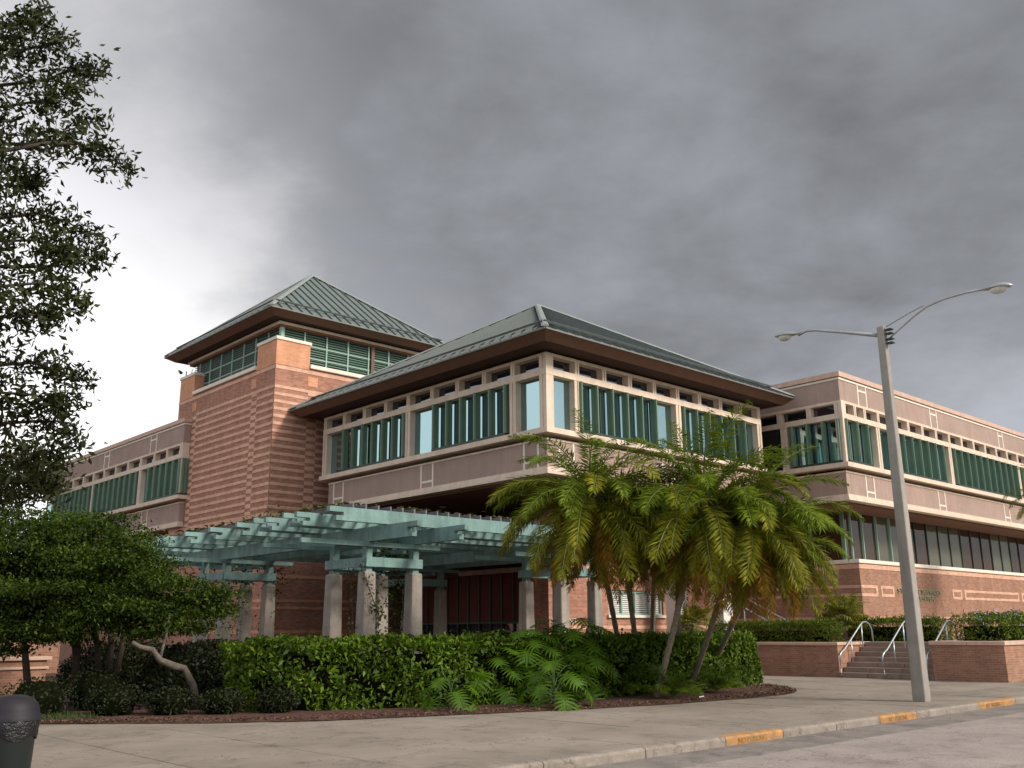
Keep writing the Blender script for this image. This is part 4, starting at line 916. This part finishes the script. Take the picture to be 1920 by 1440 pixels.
# ---------------------------------------------------------------- palms
def frond_mesh(Lf, arch, nl, ml_, leafm, seed, wid=.34):
    r_ = random.Random(seed); pts = []; ang = R(arch[0]); p = Vector((0, 0, 0)); K = 12
    for i in range(K+1):
        pts.append(p.copy()); t = i/K; a = ang-(R(arch[0]-arch[1]))*t**1.25; p = p+Vector((math.cos(a), 0, math.sin(a)))*(Lf/K)
    mb = MB(); mb.tube(pts, [.016*(1-.85*i/K)+.002 for i in range(K+1)], 4, False); nr = len(mb.f)
    for i in range(nl):
        t = .12+.88*i/(nl-1); s = t*K; j = min(int(s), K-1); q = pts[j].lerp(pts[j+1], s-j); d = (pts[j+1]-pts[j]).normalized(); upv = Vector((0, 1, 0)).cross(d)*-1
        if upv.z < 0 and d.x > 0: upv = -upv
        ln = wid*(math.sin(math.pi*min(1, (.10+t*.86)))**.55)*(1.0 if t < .9 else .8)
        for sgn in (-1, 1):
            out_ = (Vector((0, sgn, 0))*r_.uniform(.6, 1.1)+d*r_.uniform(.45, 1.0)+upv*r_.uniform(-.25, .65)).normalized()
            tip = q+out_*ln*r_.uniform(.8, 1.15)+Vector((0, 0, -.16*ln-r_.uniform(0, .09)))
            wv = d.cross(out_).cross(out_).normalized()*.0125
            mid = q.lerp(tip, .45)+upv*.012
            n = len(mb.v); mb.v += [tuple(q-wv*.6), tuple(mid-wv), tuple(tip), tuple(mid+wv)]; mb.f.append((n, n+1, n+2, n+3))
    return mb.mesh('frond', [M['rachis'], leafm], idx=[0]*nr+[1]*(len(mb.f)-nr))
FR = {'up': [frond_mesh(2.2, (75, 5), 84, 0, M['palm'], 1), frond_mesh(2.1, (62, -25), 80, 0, M['palm'], 2)],
      'mid': [frond_mesh(2.35, (42, -45), 86, 0, M['palm'], 3, .38), frond_mesh(2.2, (25, -60), 82, 0, M['palm'], 4, .38), frond_mesh(2.3, (35, -55), 82, 0, M['palm_old'], 8, .38)],
      'low': [frond_mesh(2.2, (0, -75), 80, 0, M['palm_old'], 5, .34), frond_mesh(2.1, (-15, -85), 76, 0, M['palm_old'], 6, .32)],
      'dead': [frond_mesh(1.9, (-35, -88), 52, 0, M['palm_dead'], 7, .28), frond_mesh(1.7, (-60, -90), 48, 0, M['palm_dead'], 9, .24)]}
def palm(top, D, foot, label, nf=(9, 20, 16, 8), sc_=1.0):
    b = at(*foot, 10); k = 1.6/(1.6-b.z); b = CAM+(b-CAM)*k; b.z = .03      # foot on the bed
    c = at(*top, D); rt = empty('date_palm', tuple(b), label, 'palm', 'feathery date palms in the bed')
    m1 = b.lerp(c, .35)+Vector((random.uniform(-.06, .06), random.uniform(-.06, .06), -.1)); m2 = b.lerp(c, .75)+Vector((0, 0, .02))
    pts = [b, b.lerp(m1, .5), m1, m1.lerp(m2, .5), m2, c]
    fine = []
    for i in range(len(pts)-1):
        for q in range(6): fine.append(pts[i].lerp(pts[i+1], q/6))
    fine.append(pts[-1])
    MB().tube(fine, [(.078 if i % 2 else .066)*(1.0 if i < len(fine)-8 else 1+.09*(i-len(fine)+8)) for i in range(len(fine))], 8).build('trunk', M['palmtrunk'], rt, smooth=True)
    bt = MB(); ax = (c-m2).normalized()
    for i in range(46):
        q = c-ax*(.05+.9*i/46); an = 2.4*i; rr2 = .085+.05*(1-i/46); dd_ = Vector((math.cos(an), math.sin(an), 0))
        bt.tube([q+dd_*.05, q+dd_*rr2+Vector((0, 0, .05)), q+dd_*(rr2+.05)+Vector((0, 0, .13))], [.022, .018, .008], 4)
    bt.build('leaf_bases', M['palmtrunk'], rt)
    for kind, cnt in zip(('up', 'mid', 'low', 'dead'), nf):
        a0 = random.uniform(0, 6.28)
        for i in range(cnt):
            an = a0+2*math.pi*i/cnt+random.uniform(-.25, .25)
            link('frond', random.choice(FR[kind]), rt, c+Vector((math.cos(an)*.06, math.sin(an)*.06, -.05 if kind != 'up' else 0)), (random.uniform(-.25, .25), random.uniform(-.12, .12), an), sc_*random.uniform(.86, 1.1))
palm((1105, 935), 23.4, (1182, 1292), 'leftmost of the feathery date palms, leaning left over the split leaf plants', (10, 26, 28, 14), 1.24)
palm((1165, 985), 24.6, (1200, 1296), 'short date palm with thin trunk just right of the leftmost palm', (6, 16, 16, 9), 1.05)
palm((1232, 985), 25.4, (1216, 1288), 'date palm in the middle of the clump with a straight thin trunk', (7, 15, 12, 7), 1.0)
palm((1318, 950), 23.2, (1230, 1312), 'tallest date palm, its pale trunk leaning right from the front of the bed', (13, 30, 24, 12), 1.22)
palm((1275, 1015), 24.2, (1266, 1296), 'low thin date palm standing behind the tallest palm trunk', (6, 14, 12, 7), .9)
palm((1395, 985), 23.4, (1292, 1300), 'rightmost date palm leaning far to the right above the hedge end', (10, 26, 26, 12), 1.22)
palm((1440, 1035), 24.4, (1308, 1290), 'low right hand date palm leaning beside the hedge end', (5, 14, 14, 7), .92)
# young palm seedlings at the foot
SEED = [frond_mesh(1.7, (68, 0), 44, 0, M['hedge'], 21, .42), frond_mesh(1.6, (50, -30), 44, 0, M['hedge'], 22, .42), frond_mesh(1.5, (35, -40), 44, 0, M['palm'], 23, .42)]
for me_ in SEED:
    me_.materials[0] = M['philo_stem']
for i, (x, y, s_) in enumerate(((1178, 1308, .55), (1262, 1314, .50), (1345, 1302, .58))):
    lab = ('small young palm seedling between the split leaf plant and the palm trunks', 'small young palm seedling at the foot of the tallest trunk', 'small young palm seedling in front of the right hedge end')[i]
    b = at(x, y, 10); b = CAM+(b-CAM)*(1.6/(1.6-b.z)); rt = empty('palm_seedling', tuple(b), lab, 'palm', 'young palm seedlings')
    for k in range(26):
        link('frond', random.choice(SEED), rt, b+Vector((0, 0, .10)), (random.uniform(-.3, .3), random.uniform(-.3, .1), 2*math.pi*k/13+random.uniform(-.2, .2)), s_*random.uniform(.8, 1.2))
# bushier palm at the right edge
rp = empty('sabal_palm', (46.5, 14.9, 1.1), 'dark palm crown hanging in at the right edge in front of the wing', 'palm')
MB().tube([(46.5, 14.9, 1.1), (46.6, 14.9, 4), (46.5, 14.9, 7.2)], [.2, .16, .16], 10).build('trunk', M['palmtrunk'], rp)
for kind, cnt in (('up', 5), ('mid', 12), ('low', 12), ('dead', 5)):
    for i in range(cnt): link('frond', random.choice(FR[kind]), rp, (46.5, 14.9, 7.2), (random.uniform(-.3, .3), 0, 2*math.pi*i/cnt+random.uniform(-.2, .2)), random.uniform(.75, 1.0))

# fan leaved shrubs on the terrace
def fan_mesh(seed):
    r_ = random.Random(seed); mb = MB(); mb.tube([(0, 0, 0), (.25, 0, .06), (.55, 0, .03)], [.012, .009, .007], 4, False); nr = len(mb.f); c = Vector((.55, 0, .03))
    for i in range(15):
        a = R(-115+230*i/14); ln = .42*(1-.25*abs(i-7)/7)*r_.uniform(.9, 1.1); d = Vector((math.cos(a), math.sin(a), -.12)).normalized(); s = Vector((-d.y, d.x, 0)).normalized()*.022
        n = len(mb.v); tip = c+d*ln+Vector((0, 0, -.10)); mid = c+d*ln*.5+Vector((0, 0, .03)); mb.v += [tuple(c), tuple(mid-s), tuple(tip), tuple(mid+s)]; mb.f.append((n, n+1, n+2, n+3))
    return mb.mesh('fan_leaf', [M['philo_stem'], M['fan']], idx=[0]*nr+[1]*(len(mb.f)-nr))
FANS = [fan_mesh(i) for i in range(4)]
def fanshrub(x, y, z, r_, cnt, label):
    rt = empty('fan_palm_shrub', (x, y, z), label, 'shrub', 'fan leaved shrubs on the terrace')
    MB().tube([(x, y, z), (x, y, z+r_*.9)], [.08, .05], 7).build('trunk', M['palmtrunk'], rt)
    for i in range(cnt):
        an = random.uniform(0, 6.28); el = random.uniform(-.5, 1.2); h = z+r_*(.35+.45*random.random())
        link('fan_leaf', random.choice(FANS), rt, (x, y, h), (random.uniform(-.4, .4), -el, an), r_*random.uniform(.75, 1.05))
fanshrub(34.0, 18.6, 1.1, 1.25, 75, 'yellow green fan leaved shrub against the brick wall above the left terrace hedge')
fanshrub(31.5, 23.6, 1.1, 1.1, 55, 'darker fan leaved shrub at the foot of the ramp rail behind the hedge end')

# philodendrons in the bed
def philo_mesh(seed):
    r_ = random.Random(seed); mb = MB(); pts = [Vector((0, 0, 0)), Vector((.22, 0, .26)), Vector((.5, 0, .38)), Vector((.72, 0, .34))]
    mb.tube(pts, [.014, .012, .010, .008], 5, False); nr = len(mb.f)
    b = pts[-1]; tipd = Vector((math.cos(R(-52)), 0, math.sin(R(-52)))); Lb = .58; K = 7; mids = []
    for i in range(K+1):
        t = i/K; mids.append(b+tipd*Lb*t+Vector((.10*math.sin(t*2.6), 0, .05*math.sin(t*3))))
    for sgn in (-1, 1):
        n0 = len(mb.v)
        for i in range(K+1): mb.v.append(tuple(mids[i])); mb.v.append(tuple(mids[i]+Vector((0, sgn*.055*(1-.5*i/K), .012))))
        for i in range(K): a = n0+2*i; mb.f.append((a, a+1, a+3, a+2))
        for i in range(K):                                               # finger lobes
            t = i/K; ln = (.34*math.sin(math.pi*(.22+.70*t))**.8+.05)*r_.uniform(.88, 1.1); q = mids[i]+Vector((0, sgn*.045, .01)); q2 = mids[i+1]+Vector((0, sgn*.04, .01))
            d = (Vector((0, sgn, 0))+tipd*(-.45+1.25*t)).normalized(); tip = q.lerp(q2, .5)+d*ln+Vector((0, 0, -.09*ln/.3)); m1 = q.lerp(tip, .5); m2 = q2.lerp(tip, .5)
            up_ = Vector((0, 0, .025)); w_ = (m2-m1)*.12; n = len(mb.v)
            mb.v += [tuple(q), tuple(m1-w_+up_), tuple(tip), tuple(m2+w_+up_), tuple(q2)]; mb.f.append((n, n+1, n+2, n+3, n+4))
    t_ = mids[-1]; n = len(mb.v); mb.v += [tuple(t_+Vector((0, -.03, 0))), tuple(t_+tipd*.22), tuple(t_+Vector((0, .03, 0)))]; mb.f.append((n, n+1, n+2))
    return mb.mesh('leaf', [M['philo_stem'], M['philo']], idx=[0]*nr+[1]*(len(mb.f)-nr), smooth=False)
PH = [philo_mesh(i) for i in range(5)]
def philo(px_, py_, h, sc_, cnt, label, dist=None):
    b = at(px_, py_, 10); b = CAM+(b-CAM)*(1.6/(1.6-b.z)); b.z = .03
    rt = empty('philodendron', tuple(b), label, 'plant', 'split leaf philodendrons in the bed')
    MB().tube([b, b+Vector((0, 0, h*.6))], [.05, .04], 7).build('stem', M['bark_dark'], rt)
    for i in range(cnt):
        an = 2.399*i+random.uniform(-.3, .3); z = h*(.05+.75*i/cnt); el = -.55+1.15*i/cnt
        link('leaf', random.choice(PH), rt, b+Vector((0, 0, z)), (random.uniform(-.35, .35), -el, an), sc_*random.uniform(.8, 1.15))
philo(985, 1318, 1.4, .86, 50, 'large split leaf philodendron in the middle, left of the palm clump')
philo(1075, 1312, 1.5, .88, 50, 'tallest split leaf philodendron directly under the leftmost palm')
philo(1040, 1328, .6, .8, 22, 'bright low philodendron at the very front edge of the bed')
philo(845, 1335, .45, .62, 15, 'small yellowish philodendron alone in front of the long hedge')
philo(920, 1322, .9, .8, 24, 'small dark philodendron between the lone one and the large one')
philo(1140, 1300, .75, .8, 22, 'low philodendron at the foot of the palm trunks')

# vines on the pergola
n_ = 9500; vp_ = np.stack([rng.uniform(14.0, 26.4, n_), rng.uniform(21.9, 36.0, n_), rng.uniform(4.88, 5.0, n_)], 1)  # few real vines extended into an unseen mat that blocks light from above
vp_ = vp_[(np.sin(vp_[:, 0]*1.3+vp_[:, 1]*.7)+np.sin(vp_[:, 1]*1.9-vp_[:, 0]*.5)) > -1.0]
leafobj('vine_shade_cover', vp_, .20, M['vine'], nrm=np.array([0, 0, 1.]), tilt=.35, asp=.6, label='vine leaf mat added over the pergola roof beams to darken it underneath', cat='vine', kind='stuff')
def vine(label, paths, spread, cnt, leaf=.09, m='vine', top=None):
    c = paths[0][0]; rt = empty('climbing_vine', tuple(c), label, 'vine', 'vines climbing the pergola'); g = MB(); ps_ = []
    for p in paths:
        g.tube(p, .012, 5, False); p = [Vector(q) for q in p]
        for i in range(cnt):
            t = random.random()*(len(p)-1); j = int(t); q = p[j].lerp(p[min(j+1, len(p)-1)], t-j); ps_.append(tuple(q+Vector((random.gauss(0, spread), random.gauss(0, spread), random.gauss(0, spread*1.1)))))
    leafobj('foliage', np.array(ps_), leaf, M[m], rt, asp=.6, droop=.6); g.build('stem', M['bark_dark'], rt)
vine('leafy vine wrapped round the near column of the front cluster', [[(15.0, 22.1, 0), (14.85, 22.35, 1.5), (15.0, 22.7, 2.6), (15.1, 23.1, 3.5)], [(15.5, 22.0, 1.9), (15.2, 21.95, 2.4), (14.9, 22.2, 3.4)]], .10, 130)
vine('dark vine mass hanging inside the front column cluster', [[(16.2, 23.6, 0), (16.1, 23.5, 1.5), (16.3, 23.7, 3.4)], [(16.9, 24.0, .3), (16.6, 23.7, 2), (16.8, 24, 3.3)], [(15.9, 23.0, 3.9), (16.6, 23.2, 3.7), (17.1, 22.8, 3.8)]], .22, 420, .10, 'lig')
vine('vine tangled between the columns of the far left cluster', [[(15.4, 31.9, 0), (15.9, 31.5, 2), (16.1, 31.2, 3.4)], [(16.9, 30.9, .5), (16.9, 30.7, 2.2), (17.0, 30.6, 3.5)], [(15.0, 32, 3.4), (16.3, 31.5, 3.8), (17.6, 30.6, 3.7)]], .18, 300, .10, 'lig')
vine('dry olive vine trailing over the top of the pergola beams', [[(14.6, 28.8, 4.9), (15.5, 26.5, 5.05), (16.5, 24.6, 4.95)], [(16.0, 30.5, 4.9), (15.0, 28.3, 5.0), (15.2, 27.4, 5.1)]], .15, 380, .09)
vine('thick dark vine on the rear cluster beside the entrance doors', [[(22.5, 31.0, 0), (22.6, 30.7, 1.8), (22.9, 30.6, 3.5)], [(22.4, 30.4, 2.4), (22.2, 30.6, 3.4)], [(23.4, 31.4, .2), (23.2, 31.2, 3.3)]], .20, 420, .10, 'lig')

# ---------------------------------------------------------------- trees across the street (seen mirrored in the windows)
for i, (x, y, h, s_) in enumerate(((-26, -16, 9.5, 1.1), (-14, -24, 8.5, 1.0), (4, -30, 7.5, .9), (34, -22, 8.5, 1.0), (46, -20, 9, 1.05), (58, -21, 8, 1.0), (-40, 2, 9, 1.1), (-6, 62, 15, 2.0), (2, 78, 16, 2.1), (-18, 74, 15, 2.0))):
    t_ = empty('street_tree', (x, y, -.3), ('leafy street tree %s' % ('far left across the road', 'left across the road', 'opposite the pavilion', 'right of the pavilion', 'opposite the right wing', 'far right', 'at the left end of the street', 'near the left wing, outside the left edge', 'tallest, beyond the left wing', 'farthest left')[i]), 'tree', 'trees around the site')
    MB().tube([(x, y, -.3), (x+.1, y, 2), (x, y, h*.7)], [.3, .22, .1], 8).build('trunk', M['bark_dark'], t_)
    p = np.concatenate([blob((x+random.uniform(-2, 2)*s_, y+random.uniform(-2, 2)*s_, h*random.uniform(.45, .95)), (1.7*s_, 1.7*s_, 1.3*s_), 700, .3) for _ in range(9)])
    leafobj('crown', p, .28, M['oak'], t_, asp=.5)
